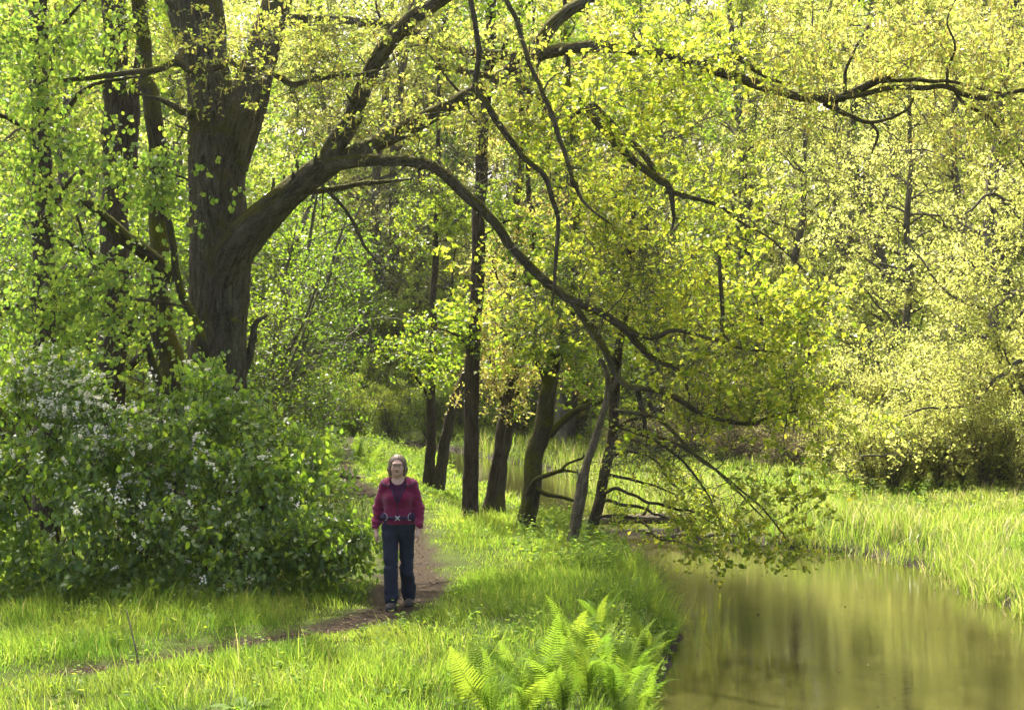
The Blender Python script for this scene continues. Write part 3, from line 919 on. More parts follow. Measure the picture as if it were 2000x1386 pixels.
    P, D = t.leaf_points(8, 0.4, 0.022, 0.5, kind=1)
    D = nrm(D + rng.normal(0, 0.6, D.shape))
    fr = leaf_frames(D, up, rng, 0.8)
    sz = lsize(P, 0.054, rng, 0.45, 1.35)
    tag(obj('young_crown', leaves_mesh('oak_young_crown', P, fr, sz, LEAFO, M['oak_young'], rng, base=base), root), kind='stuff')
    # hanging catkins on the yellow ends
    P, D = t.leaf_points(2, 0.6, 0.02, 0.5, kind=1)
    sel = (P[:, 0] / P[:, 1] * FPX > 450) | (rng.random(len(P)) < 0.3)
    P = P[sel]
    D = nrm(np.array([0, 0, -1.0]) + rng.normal(0, 0.15, P.shape))
    fr = leaf_frames(D, (0, -1, 0), rng, 0.6)
    tpl = (np.array([(-.05, 0, 0), (.05, 0, 0), (.08, .5, .05), (-.06, .5, .05), (.04, 1, 0), (-.04, 1, 0)]), np.array([(0, 1, 2, 3), (3, 2, 4, 5)]))
    tag(obj('catkins', leaves_mesh('oak_catkins', P, fr, lsize(P, 0.10, rng), tpl, M['catkin'], rng, base=base), root), kind='stuff')


great_oak()


# ------------------------------------------------------------------ waterside trees and left-hand trunks
def plain_tree(name, label, cat, seed, limbs, bark, leafmat=None, sprays=(), base=None, lsz=0.06, tpl=LEAF6, per=7, twl=0.3, up=(0, -0.2, 0.9), hang=0.0, parts=0, leafmesh=None, group=None, droop=0.1, kmain=22, disp=0.07, twig_n=6, side_n=3, side_l=0.55, lsp=0.6):
    t = Tree(seed)
    for i, (rows, k, cr) in enumerate(limbs):
        t.limb_px(rows, k=k + 6, disp=disp, crook=cr * 1.6 + (0.03 if rows[0][3] < 12 else 0), freq=15, ws=0.76)
    if base is None:
        r0 = limbs[0][0][0]
        base = at(r0[0], r0[1], r0[2])
    base = np.array(base, float)
    base[2] = float(ground_z(base[0], base[1]))
    for c, r, n in sprays:
        t.spray(c, r, n, twig_n=twig_n, twig_l=twl, side_n=side_n, side_l=side_l)
    root = thing(name, label, cat, tuple(base), group)
    if t.tP:
        t.finish_twigs(r=0.0035, droop=droop)
    obj('trunk', t.wood.mesh(name + '_trunk', bark, base), root)
    if t.twig.n:
        obj('branches', t.twig.mesh(name + '_branches', bark, base), root)
    if leafmat is not None and t.tP:
        rng = t.rng
        P, D = t.leaf_points(per, 0.25, 0.025, 0.7)
        D = nrm(D + rng.normal(0, lsp, D.shape) + np.array([0, 0, -hang]))
        fr = leaf_frames(D, np.array(up), rng, 0.7)
        sz = lsize(P, lsz, rng)
        keep = np.ones(len(P), bool)
        if parts:
            near = nearest_visible(P, parts)
            keep[near] = False
            leaf_objects(root, leafmesh, P[near], [f[near] for f in fr], sz[near], base)
        tag(obj('crown', leaves_mesh(name + '_crown', P[keep], [f[keep] for f in fr], sz[keep], tpl, leafmat, rng, base=base), root), kind='stuff')
    return root


def EL(cx, cy, Yc, rx, ry, rY):
    return (at(cx, cy, Yc), np.array([rx * Yc / FPX, rY, ry * Yc / FPX]))


# tall straight alder by the path bend
plain_tree('alder_tree', 'tall straight dark alder beside the path bend with a flared root', 'tree', 21, [
    ([(912, 1030, 25.2, 62), (918, 1005, 25.2, 46), (921, 960, 25.2, 40), (922, 850, 25.2, 38), (924, 700, 25.2, 37), (930, 550, 25.2, 35), (936, 420, 25.3, 33), (944, 280, 25.4, 31), (952, 140, 25.5, 28), (960, -40, 25.6, 25), (965, -300, 25.8, 18), (970, -560, 26, 8)], 26, 0.03),
    ([(916, 990, 25.1, 16), (902, 1020, 25.0, 20), (892, 1040, 24.9, 10)], 10, 0),
    ([(925, 700, 25.2, 8), (900, 660, 25, 7), (850, 640, 24.8, 4)], 6, .04), ([(934, 480, 25.2, 9), (980, 430, 25.2, 7), (1030, 420, 25.2, 4)], 6, .04),
    ([(950, 150, 25.5, 12), (1000, 60, 25.3, 9), (1060, -40, 25.2, 5)], 6, .04), ([(945, 260, 25.4, 10), (890, 180, 25.3, 8), (830, 100, 25.3, 4)], 6, .04)],
    M['alder_bark'], M['green_leaf'], [(*EL(870, 660, 24.9, 70, 40, .5), 6), (*EL(1000, 420, 25.3, 70, 60, .6), 8), (*EL(960, 60, 25.5, 180, 110, 1.2), 20), (*EL(960, -300, 25.5, 250, 160, 2), 24)], lsz=0.06, tpl=LEAFR)
# leaning pair behind it
plain_tree('leaning_tree', 'slim grey-barked trunk leaning right, close against the straight alder', 'tree', 22, [
    ([(948, 1020, 26, 36), (955, 980, 26, 30), (968, 900, 26, 28), (985, 810, 26, 27), (1003, 740, 26, 26), (1018, 670, 26, 22), (1030, 580, 26, 18), (1040, 450, 26, 15), (1030, 300, 26, 12), (1040, 120, 26, 9), (1050, -60, 26, 5)], 18, .04),
    ([(1012, 700, 26, 12), (992, 640, 26, 9), (975, 560, 26, 6), (960, 500, 26, 3)], 7, .05), ([(985, 790, 26, 8), (960, 740, 25.8, 6), (955, 690, 25.7, 3)], 6, .05), ([(1030, 600, 26, 12), (1060, 560, 26, 9), (1100, 520, 26, 5)], 7, .05)],
    M['alder_bark'], M['copper_leaf'], [(*EL(1000, 640, 25.8, 80, 60, .6), 12), (*EL(960, 740, 25.6, 60, 40, .5), 7), (*EL(1040, 420, 26, 90, 80, .8), 10)], lsz=0.055)
plain_tree('leaning_tree', 'mossy dark trunk rising behind the slim leaning trunk by the water', 'tree', 23, [
    ([(972, 1000, 27.4, 44), (974, 960, 27.4, 36), (980, 890, 27.4, 32), (992, 820, 27.4, 30), (988, 740, 27.4, 28), (984, 640, 27.4, 24), (1000, 520, 27.4, 22), (1012, 380, 27.4, 19), (1015, 200, 27.4, 15), (1020, 40, 27.4, 12), (1025, -200, 27.4, 6)], 18, .05),
    ([(990, 800, 27.4, 16), (1010, 760, 27.4, 14), (1030, 700, 27.4, 9), (1050, 600, 27.4, 5)], 8, .05)],
    M['moss_bark'], M['copper_leaf'], [(*EL(1010, 560, 27.4, 90, 70, .7), 10), (*EL(1010, 760, 27.2, 70, 50, .6), 9), (*EL(1015, 200, 27.4, 120, 120, 1), 14)], lsz=0.06)
# thick mossy oak at the bank
plain_tree('bank_oak_tree', 'thick mossy trunk leaning right on the bank, two bare mossy low branches', 'tree', 24, [
    ([(1024, 1045, 24, 56), (1028, 1020, 24, 50), (1034, 970, 24, 47), (1046, 900, 24, 47), (1058, 840, 24, 45), (1068, 780, 24, 42), (1082, 720, 24, 40), (1100, 660, 24, 34), (1118, 590, 24, 29), (1128, 500, 24, 26), (1126, 400, 24.2, 22), (1118, 280, 24.4, 18), (1110, 120, 24.6, 14), (1105, -60, 24.8, 8)], 26, .03),
    ([(1030, 965, 23.9, 14), (1045, 938, 23.7, 13), (1072, 926, 23.5, 12), (1100, 918, 23.4, 9), (1130, 921, 23.3, 4)], 9, .02),
    ([(1048, 955, 23.9, 13), (1068, 965, 23.8, 12), (1095, 970, 23.7, 10), (1118, 977, 23.6, 8)], 9, .02),
    ([(1072, 850, 24, 22), (1100, 820, 24, 19), (1140, 795, 24, 16), (1180, 775, 24, 12), (1230, 740, 24, 7)], 9, .04),
    ([(1072, 770, 24, 18), (1055, 720, 24, 15), (1035, 690, 24, 12), (1015, 650, 24, 8), (1000, 630, 24, 4)], 9, .04),
    ([(1095, 918, 23.4, 8), (1110, 905, 23.4, 7), (1140, 895, 23.4, 6), (1143, 885, 23.4, 3)], 6, .02)],
    M['moss_bark'], M['green_leaf'], [(*EL(1060, 660, 23.8, 80, 50, .6), 10), (*EL(1150, 700, 23.8, 90, 60, .7), 10), (*EL(1100, 560, 24, 110, 80, .8), 12), (*EL(1110, 200, 24.4, 150, 150, 1.2), 16)], lsz=0.075, tpl=LEAFO)
# pale dead trunk and the living one behind it
plain_tree('dead_tree', 'pale broken dead trunk with peeling bark at the water edge', 'tree', 25, [
    ([(1115, 1085, 21.6, 36), (1117, 1060, 21.6, 29), (1127, 1000, 21.6, 29), (1137, 945, 21.6, 31), (1146, 905, 21.6, 21), (1160, 860, 21.6, 19), (1176, 810, 21.6, 18), (1188, 760, 21.6, 17), (1182, 720, 21.6, 12), (1172, 700, 21.6, 8), (1168, 716, 21.6, 5)], 18, .02),
    ([(1138, 950, 21.6, 16), (1130, 930, 21.6, 8), (1127, 915, 21.6, 3)], 7, 0), ([(1190, 770, 21.6, 14), (1205, 740, 21.6, 10), (1212, 720, 21.6, 4)], 7, .02)],
    M['dead_wood'], disp=0.09)
plain_tree('bank_tree', 'slender dark trunk with long low drooping bare branches beside the dead trunk', 'tree', 26, [
    ([(1150, 1068, 22.6, 36), (1155, 1040, 22.6, 30), (1167, 980, 22.6, 28), (1179, 920, 22.6, 27), (1192, 860, 22.6, 26), (1196, 800, 22.6, 25), (1197, 740, 22.6, 28), (1206, 690, 22.6, 24), (1218, 640, 22.6, 20), (1228, 580, 22.6, 16), (1232, 480, 22.7, 13), (1240, 360, 22.8, 9), (1245, 220, 23, 5)], 20, .03),
    ([(1205, 735, 22.5, 22), (1180, 680, 22.4, 17), (1160, 640, 22.3, 15), (1150, 600, 22.3, 9)], 9, .02),
    ([(1192, 845, 22.5, 10), (1220, 825, 22.3, 9), (1260, 812, 22.1, 8), (1300, 800, 22, 5)], 7, .05),
    ([(1176, 965, 22.5, 10), (1205, 955, 22.3, 9), (1250, 970, 22, 8), (1310, 985, 21.8, 7), (1370, 1005, 21.6, 5), (1420, 1030, 21.4, 3)], 7, .05),
    ([(1174, 975, 22.5, 9), (1230, 985, 22.2, 8), (1290, 1010, 21.9, 6), (1340, 1025, 21.7, 4)], 7, .05),
    ([(1168, 1010, 22.5, 8), (1200, 1003, 22.2, 8), (1250, 1015, 21.9, 7), (1290, 1045, 21.6, 5), (1340, 1070, 21.4, 3)], 7, .04),
    ([(1184, 890, 22.5, 9), (1240, 880, 22.2, 8), (1290, 905, 22, 6), (1340, 960, 21.8, 4)], 7, .05),
    ([(1182, 925, 22.5, 8), (1250, 940, 22.2, 7), (1325, 968, 22, 4)], 7, .03)],
    M['alder_bark'], M['oak_leaf'], [(*EL(1310, 1010, 21.8, 100, 40, .5), 10), (*EL(1280, 900, 22, 90, 60, .5), 10), (*EL(1230, 620, 22.5, 100, 90, .7), 14), (*EL(1250, 400, 22.8, 110, 100, .8), 12)], lsz=0.055, per=5, twig_n=5, tpl=LEAFO)
# double trunk further back on the path
plain_tree('double_trunk_tree', 'dark double trunk where the path bends behind the person, one stem leaning', 'tree', 27, [
    ([(836, 960, 32.6, 44), (838, 930, 32.6, 32), (840, 870, 32.6, 25), (842, 790, 32.6, 22), (846, 680, 32.6, 19), (850, 540, 32.6, 16), (855, 400, 32.6, 13), (858, 220, 32.6, 9), (860, 60, 32.6, 5)], 18, .03),
    ([(856, 955, 32.4, 36), (862, 910, 32.4, 30), (872, 850, 32.4, 27), (888, 790, 32.4, 26), (903, 745, 32.4, 22), (925, 690, 32.4, 17), (950, 600, 32.4, 12), (970, 480, 32.4, 7)], 16, .03),
    ([(842, 790, 32.6, 9), (820, 740, 32.4, 7), (790, 700, 32.2, 4)], 6, .05), ([(848, 620, 32.6, 9), (880, 560, 32.4, 6), (890, 480, 32.4, 4)], 6, .05)],
    M['alder_bark'], M['green_leaf'], [(*EL(850, 680, 32.2, 80, 60, .8), 14), (*EL(860, 420, 32.4, 100, 110, 1), 18), (*EL(900, 620, 32.2, 60, 60, .8), 8)], lsz=0.07, tpl=LEAFR)
# trunks on the left behind the blossom bush
plain_tree('mossy_stem_tree', 'mossy stem growing right beside the great oak with a thick dead limb reaching left', 'tree', 28, [
    ([(345, 1050, 22.6, 110), (340, 900, 22.6, 90), (336, 780, 22.6, 78), (326, 690, 22.6, 68), (316, 600, 22.6, 58), (312, 500, 22.6, 52), (312, 400, 22.6, 48), (305, 300, 22.6, 46), (296, 200, 22.6, 44), (285, 100, 22.7, 38), (270, -40, 22.8, 32), (250, -260, 23, 20), (240, -420, 23, 8)], 24, .05),
    ([(340, 545, 21.9, 36), (300, 505, 21.7, 40), (255, 470, 21.5, 38), (210, 430, 21.3, 32), (175, 398, 21.2, 22), (150, 380, 21.1, 10)], 12, .03),
    ([(405, 705, 21.3, 30), (392, 660, 21.2, 28), (372, 615, 21.2, 22), (350, 560, 21.2, 20), (338, 490, 21.2, 18), (328, 430, 21.2, 17), (316, 380, 21.2, 12), (300, 290, 21.3, 10), (285, 220, 21.3, 5)], 12, .03),
    ([(330, 780, 21.8, 26), (300, 715, 21.7, 22), (278, 660, 21.6, 21), (250, 615, 21.5, 17), (222, 570, 21.4, 13), (190, 520, 21.3, 7)], 11, .03),
    ([(165, 490, 21.4, 10), (120, 468, 21.2, 13), (85, 440, 21, 12), (60, 410, 21, 8), (40, 395, 21, 4)], 8, .03),
    ([(205, 530, 21.4, 14), (180, 495, 21.3, 14), (165, 470, 21.3, 10), (150, 420, 21.3, 6)], 8, .03)],
    M['moss_bark'], M['green_leaf'], [(*EL(270, 0, 22.6, 160, 120, 1.4), 14)], lsz=0.06)
plain_tree('woodland_trunk_tree', 'broad dark furrowed trunk standing left of the great oak behind the blossom', 'tree', 29, [
    ([(215, 1000, 26, 110), (215, 850, 26, 92), (218, 740, 26, 82), (222, 620, 26, 74), (225, 480, 26, 72), (228, 330, 26, 68), (225, 180, 26, 64), (222, 40, 26, 62), (220, -200, 26, 50), (215, -460, 26, 30), (210, -640, 26, 10)], 26, .05),
    ([(250, 720, 26, 22), (285, 680, 26, 18), (310, 640, 26, 14), (330, 600, 26, 8)], 9, .03), ([(255, 330, 26, 34), (262, 200, 26, 30), (275, 60, 26, 26), (290, -150, 26, 14)], 14, .04)],
    M['alder_bark'], M['green_leaf'], [(*EL(150, 120, 26, 200, 160, 1.6), 18), (*EL(220, -320, 26, 260, 160, 2), 20)], lsz=0.075)
plain_tree('lime_tree', 'dark lime trunk at the left with drooping sprays of bright heart-shaped leaves', 'tree', 30, [
    ([(85, 1050, 22.5, 90), (88, 880, 22.5, 68), (90, 700, 22.5, 58), (88, 520, 22.5, 54), (86, 380, 22.5, 52), (80, 200, 22.5, 48), (76, 40, 22.5, 44), (70, -200, 22.5, 34), (64, -460, 22.5, 12)], 22, .05),
    ([(90, 560, 22, 20), (130, 520, 21, 16), (200, 560, 20, 12), (290, 590, 19.3, 8), (370, 600, 19, 4)], 9, .04),
    ([(88, 420, 22, 18), (150, 340, 21, 14), (230, 320, 20, 10), (330, 340, 19.5, 7), (385, 360, 19.3, 4)], 9, .04),
    ([(84, 280, 22, 18), (140, 200, 21, 13), (200, 160, 20.3, 9), (280, 150, 20, 5)], 9, .04),
    ([(80, 180, 22, 16), (110, 80, 21, 12), (150, 20, 20.5, 8), (200, -30, 20, 5)], 9, .04),
    ([(86, 300, 22, 16), (40, 240, 21, 13), (-20, 220, 20, 9), (-120, 200, 19.5, 4)], 9, .04),
    ([(90, 600, 22, 16), (60, 580, 21, 13), (20, 600, 20, 10), (-60, 610, 19.5, 4)], 9, .04)],
    M['alder_bark'], M['lime_leaf'], [(*EL(120, 80, 20.2, 130, 60, .8), 22), (*EL(60, 210, 20, 90, 36, .7), 12), (*EL(190, 325, 19.8, 140, 30, .6), 22), (*EL(320, 355, 19.4, 70, 22, .4), 10), (*EL(50, 400, 20, 60, 36, .6), 8),
     (*EL(170, 545, 19.6, 130, 28, .6), 18), (*EL(290, 595, 19.2, 80, 22, .4), 12), (*EL(50, 610, 19.6, 80, 36, .6), 14), (*EL(190, 660, 20, 90, 30, .6), 8), (*EL(10, 90, 20, 50, 100, .7), 10), (*EL(100, -250, 21.5, 250, 160, 2), 16)],
    lsz=0.070, tpl=LEAFR, per=5, twig_n=3, hang=0.7, up=(0.1, -0.9, 0.4), parts=250, leafmesh=rich_leaf('lime_leaf', [0.03, .34, .40, .37, .30, .20, .09, .01], M['lime_leaf']), droop=0.35)


# ------------------------------------------------------------------ woodland behind: prototypes and copies
def wood_tree(name, label, group, seed, H, r0, z0, spread, nprim, nsec, leafmat, lsz, per, bark=None, lean=0.0, cat='tree', twl=0.55, tpl=LEAF4, up_ang=0.9, twig_n=4, stems=1, nt_side=3, nleafcap=46000):
    """tree (or many-stemmed bush) at the origin: stems, primaries, secondaries, leafy twigs"""
    t = Tree(seed)
    rng = t.rng
    for st in range(stems):
        a = rng.uniform(0, 2 * math.pi)
        ln = lean if stems == 1 else rng.uniform(0.15, 0.55)
        n = 9
        f = np.linspace(0, 1, n)
        h = H * (1 if stems == 1 else rng.uniform(0.7, 1.0))
        X = np.stack([np.cos(a) * ln * h * f ** 1.2 + np.cumsum(rng.normal(0, 0.012 * h, n)) * (f > 0), np.sin(a) * ln * h * f ** 1.2 + np.cumsum(rng.normal(0, 0.012 * h, n)) * (f > 0), h * f - 0.1, r0 * (1 - f) ** 0.8 + 0.01], -1)
        X[0, 3] *= 1.25
        C = t.limb(X, k=8 if stems == 1 else 5, step=max(0.25, H / 28), disp=0.05, freq=8)
        for i in range(nprim):
            f = z0 + (1 - z0) * (i + rng.random()) / nprim
            j = min(len(C) - 2, int(f * (len(C) - 1)))
            p = C[j, :3]
            az = rng.uniform(0, 2 * math.pi)
            L = spread * (1.15 - 0.75 * abs(2 * f - 0.75)) * rng.uniform(0.7, 1.2)
            L = max(L, 0.25 * spread)
            e = rng.uniform(0.1, up_ang)
            d = np.array([math.cos(az) * math.cos(e), math.sin(az) * math.cos(e), math.sin(e)])
            P, R = t.curve(p, p + d * L, max(0.012, C[j, 3] * 0.45), 0.008, 0.10, 7, 4)
            for k in range(nsec):
                q = rng.uniform(0.25, 1.0) * (len(P) - 1)
                q = min(len(P) - 2, int(q))
                d2 = nrm(d * 0.7 + rng.normal(0, 0.6, 3))
                P2, R2 = t.curve(P[q], P[q] + d2 * L * rng.uniform(0.25, 0.5), R[q] * 0.6, 0.004, 0.15, 5, 3)
                t.twigs_along(P2, twig_n, twl, 0, 0.15)
            t.twigs_along(P, twig_n, twl, 0, 0.3)
        t.twigs_along(C[:, :3], twig_n * 2, twl, 0, 0.6)
    t.finish_twigs(r=0.005, droop=0.1)
    root = thing(name, label, cat, (0, 0, 0), group)
    B = Buf()
    B.V = t.wood.V + t.twig.V
    B.B = t.wood.B + t.twig.B
    B.Q = t.wood.Q + [q + t.wood.n for q in t.twig.Q]
    B.T = t.wood.T + [q + t.wood.n for q in t.twig.T]
    obj('trunk' if stems == 1 else 'stems', B.mesh(name + '_wood', bark or M['far_bark']), root)
    P, D = t.leaf_points(per, 0.15, 0.05, 0.8)
    if len(P) > nleafcap:
        s = rng.permutation(len(P))[:nleafcap]
        P, D = P[s], D[s]
    D = nrm(D + rng.normal(0, 0.7, D.shape))
    fr = leaf_frames(D, np.array([0, -0.2, 0.8]), rng, 0.7)
    # neighbouring leaves share a tint, so a crown has lighter and yellower clumps
    tint = np.clip(0.5 + 0.55 * fbm(P * 0.55, 2, seed) + rng.normal(0, 0.16, len(P)), 0, 1)
    tag(obj('crown', leaves_mesh(name + '_crown', P, fr, lsize(P, lsz, rng), tpl, leafmat, rng, tint), root), kind='stuff')
    return root


PROTO = {
    'pale': [wood_tree('spring_tree', 'slim woodland tree in pale yellow-green new leaf beyond the stream', 'pale spring trees in the wood', 100 + i, 15 + i * 1.5, 0.17, 0.10, 3.0, 34, 4, M['pale_leaf'], 0.092, 16, lean=0.03 * i, twig_n=6) for i in range(3)],
    'copper': [wood_tree('copper_tree', 'woodland tree in coppery orange-tinged new leaf beyond the stream', 'coppery spring trees in the wood', 110 + i, 12 + 2 * i, 0.14, 0.08, 2.8, 30, 4, M['copper_leaf'], 0.085, 16, lean=0.05, twig_n=6) for i in range(2)],
    'green': [wood_tree('green_tree', 'fresh green woodland tree standing in the wood behind the meadow', 'fresh green trees in the wood', 120 + i, 14 + 2 * i, 0.18, 0.10, 3.2, 32, 4, M['green_leaf'], 0.095, 16, lean=0.04, twig_n=6) for i in range(2)],
    'hazel': [wood_tree('hazel_bush', 'many-stemmed pale leafy bush at the edge of the wood', 'leafy bushes at the wood edge', 130 + i, 4.0, 0.035, 0.10, 1.1, 9, 3, M['pale_leaf'] if i else M['green_leaf'], 0.075, 7, cat='bush', twl=0.4, stems=11, up_ang=1.2) for i in range(2)],
    'thorn': [wood_tree('hawthorn_bush', 'dense dark green hawthorn thicket behind the path', 'dark hawthorn bushes behind the path', 140 + i, 5.2, 0.06, 0.06, 1.7, 13, 4, M['hawthorn_leaf'], 0.065, 8, cat='bush', twl=0.4, stems=7, up_ang=0.9) for i in range(1)],
    'bramble': [wood_tree('bramble_thicket', 'low tangle of brownish bare twigs with few leaves on the far bank', 'twiggy thickets on the far bank', 150, 1.5, 0.012, 0.10, 0.8, 6, 3, M['pale_leaf'], 0.05, 2, cat='bush', twl=0.35, stems=16, up_ang=0.8, bark=M['bramble_twig'])],
}
USED = {}


def place(kind, x, y, rz=None, sc=1.0, which=None):
    ps = PROTO[kind]
    i = int(RNG.integers(len(ps))) if which is None else which
    rz = RNG.uniform(0, 6.28) if rz is None else rz
    loc = (x, y, float(ground_z(x, y)) - 0.03)
    px = x / y * FPX + 1000
    zone = 'left of the great oak' if px < 380 else 'right behind the great oak' if px < 620 else 'behind the sunlit meadow' if px < 830 else 'behind the double trunk' if px < 960 else 'behind the trunks on the bank' if px < 1200 else 'beyond the debris bar' if px < 1480 else 'behind the sedge bank' if px < 1750 else 'behind the mud flat' if px < 1900 else 'beside the thin-boughed far-bank tree'
    depth = 'before the wood' if y < 39 else 'at the wood edge' if y < 51 else 'inside the wood' if y < 72 else 'deep in the wood'
    nice = {'pale': 'pale yellow-green slim tree', 'copper': 'coppery new-leafed tree', 'green': 'fresh green leafy tree', 'hazel': 'many-stemmed leafy bush', 'thorn': 'dense dark green hawthorn', 'bramble': 'low tangle of tan bare twigs'}[kind]
    s1 = float(np.mean(sc))
    lab = ('low ' if s1 < 0.7 and kind != 'bramble' else 'tall ' if s1 > 1.45 else '') + nice + ' ' + depth + ', ' + zone
    if (kind, i) not in USED:
        USED[(kind, i)] = 1
        o = ps[i]
        o['label'] = lab
        o.location = loc
        o.rotation_euler = (0, 0, rz)
        o.scale = (sc,) * 3 if not hasattr(sc, '__len__') else sc
        return o
    return copy_thing(ps[i], loc, rz, sc, lab)


def scatter_wood():
    rows = [(37, 4.4, .82), (42, 3.4, .92), (48, 3.2, 1.05), (54, 3.2, 1.2), (61, 3.5, 1.35), (69, 3.9, 1.5), (79, 4.4, 1.65), (91, 5.6, 1.85), (106, 6.8, 2.1), (124, 8.0, 2.4)]
    for Y, gap, sc in rows:
        half = Y / 3.0 + 4
        x = -half + RNG.uniform(0, gap)
        while x < half:
            y = Y + RNG.uniform(-2.2, 2.2)
            xx = x + RNG.uniform(-1, 1)
            x += gap
            d, right = bankd(np.array(xx), np.array(y))
            if d < 1.2:
                continue
            # keep the sunlit meadow at the path and the glade on the far bank open
            if y < 60 and -7.5 < xx + (y - 40) * 0.06 < -0.5 and y < 61:
                continue
            if y < 46 and -2 < xx < 7.5:
                continue
            px = xx / y * FPX + 1000
            if px < 420:
                k = RNG.choice(['green', 'pale'], p=[.8, .2])
            elif px < 1000:
                k = RNG.choice(['green', 'pale', 'copper'], p=[.35, .53, .12])
            elif px < 1650:
                k = RNG.choice(['pale', 'copper', 'green'], p=[.66, .16, .18])
            else:
                k = RNG.choice(['pale', 'copper', 'green'], p=[.92, .0, .08])
            place(k, xx, y, sc=sc * RNG.uniform(0.85, 1.15))
    # bushes closing the view under the crowns
    for Y, gap, sc, kinds in ((46, 3.2, 1.0, ('hazel',)), (53, 3.4, 1.15, ('hazel',)), (62, 3.6, 1.3, ('hazel', 'thorn')), (74, 4.5, 1.6, ('hazel', 'thorn')), (90, 6, 2.0, ('hazel',))):
        half = Y / 3.0 + 3
        x = -half
        while x < half:
            y = Y + RNG.uniform(-1.5, 1.5)
            xx = x + RNG.uniform(-1, 1)
            x += gap
            d, right = bankd(np.array(xx), np.array(y))
            if d < 1.0 or (y < 60 and -8.5 < xx < -1.0) or (y < 49 and -1.5 < xx < 7):
                continue
            place(str(RNG.choice(kinds)), xx, y, sc=sc * RNG.uniform(0.8, 1.25))
    # tall trees closing the view above the meadow
    for (px, Y, sc) in ((780, 68, 1.55), (830, 84, 1.85), (700, 66, 1.5), (640, 76, 1.7), (740, 92, 2.0), (880, 72, 1.6)):
        place('pale', (px - 1000) * Y / FPX, Y, sc=sc)
    # hawthorns between the oak and the meadow
    for (px, Y, sc) in ((505, 31, 1.3), (420, 34, 1.5), (510, 42, 1.5), (470, 27, .95), (640, 64, 1.1), (380, 32, 1.2), (100, 31, 1.1), (-40, 30, 1.2), (240, 33, 1.2)):
        place('thorn', (px - 1000) * Y / FPX, Y, sc=sc)
    for (px, Y, sc) in ((500, 27.5, .5), (480, 26, .5), (350, 28, .8), (150, 27, .8), (0, 26, .9), (270, 30, .9), (600, 57, .8), (690, 59, .9), (780, 60, .8), (850, 61, .9), (730, 63, 1.3), (650, 62, 1.2), (900, 58, .8), (700, 54, .6), (765, 55, .7), (835, 55, .65), (640, 53, .6)):
        place('hazel', (px - 1000) * Y / FPX, Y, sc=sc, which=0)
    for (px, Y, sc) in ((1740, 32.5, .55), (1900, 32, .55), (1560, 38, .8), (1450, 41, .8), (1320, 44, .8), (1240, 47, .8)):
        place('bramble', (px - 1000) * Y / FPX, Y, sc=(sc * 1.9, sc * 1.5, sc * .8))
    for (px, Y, sc) in ((1700, 31, .45), (1745, 30.5, .4), (1790, 31.2, .5), (1835, 30.4, .42), (1880, 31, .5), (1925, 30, .45), (1960, 30.5, .5), (2000, 29.5, .45), (2040, 28.5, .5), (1660, 32.5, .45), (1620, 35, .5), (1530, 40, .6), (1430, 43, .6), (1350, 45, .6)):
        place('hazel', (px - 1000) * Y / FPX, Y, sc=sc, which=1)
    for (px, Y, sc) in ((1860, 33, .75), (1960, 32, .8), (2060, 31, .9), (1700, 36, .75), (1580, 41, .8), (1480, 45, .85), (1380, 47, .8), (1780, 37, .9), (2120, 28, .8)):
        place('hazel', (px - 1000) * Y / FPX, Y, sc=sc, which=1)


scatter_wood()

# leaning willow whose boughs come in from the right
plain_tree('willow_tree', 'far-bank tree whose thin boughs reach out left over the sedge', 'tree', 61, [
    ([(2200, 1000, 31, 60), (2190, 850, 31, 46), (2160, 650, 31, 40), (2120, 420, 31, 34), (2060, 200, 31, 26), (2020, 0, 31, 18), (1990, -250, 31, 8)], 14, .05),
    ([(2180, 880, 31, 14), (2060, 850, 30.7, 12), (1960, 830, 30.4, 10), (1860, 885, 30.2, 8), (1760, 893, 30, 6), (1690, 888, 30, 4)], 8, .05),
    ([(2150, 700, 31, 14), (2040, 690, 30.8, 12), (1960, 730, 30.6, 10), (1880, 790, 30.4, 8), (1800, 800, 30.3, 5), (1740, 830, 30.2, 3)], 8, .05),
    ([(2140, 600, 31, 14), (2020, 560, 31, 11), (1930, 600, 31, 9), (1840, 560, 31, 6), (1780, 480, 31, 4)], 8, .05),
    ([(2110, 420, 31, 14), (2020, 440, 31, 10), (1940, 380, 31, 8), (1880, 420, 31, 4)], 8, .05)],
    M['far_bark'], M['pale_leaf'], [(*EL(1800, 880, 30.2, 120, 40, .8), 14), (*EL(1870, 760, 30.4, 120, 60, .9), 20), (*EL(1880, 560, 31, 120, 90, 1), 20), (*EL(1950, 400, 31, 100, 90, 1), 16), (*EL(2000, 900, 30.4, 90, 50, .8), 10)], lsz=0.07, twl=0.45, side_l=0.8)


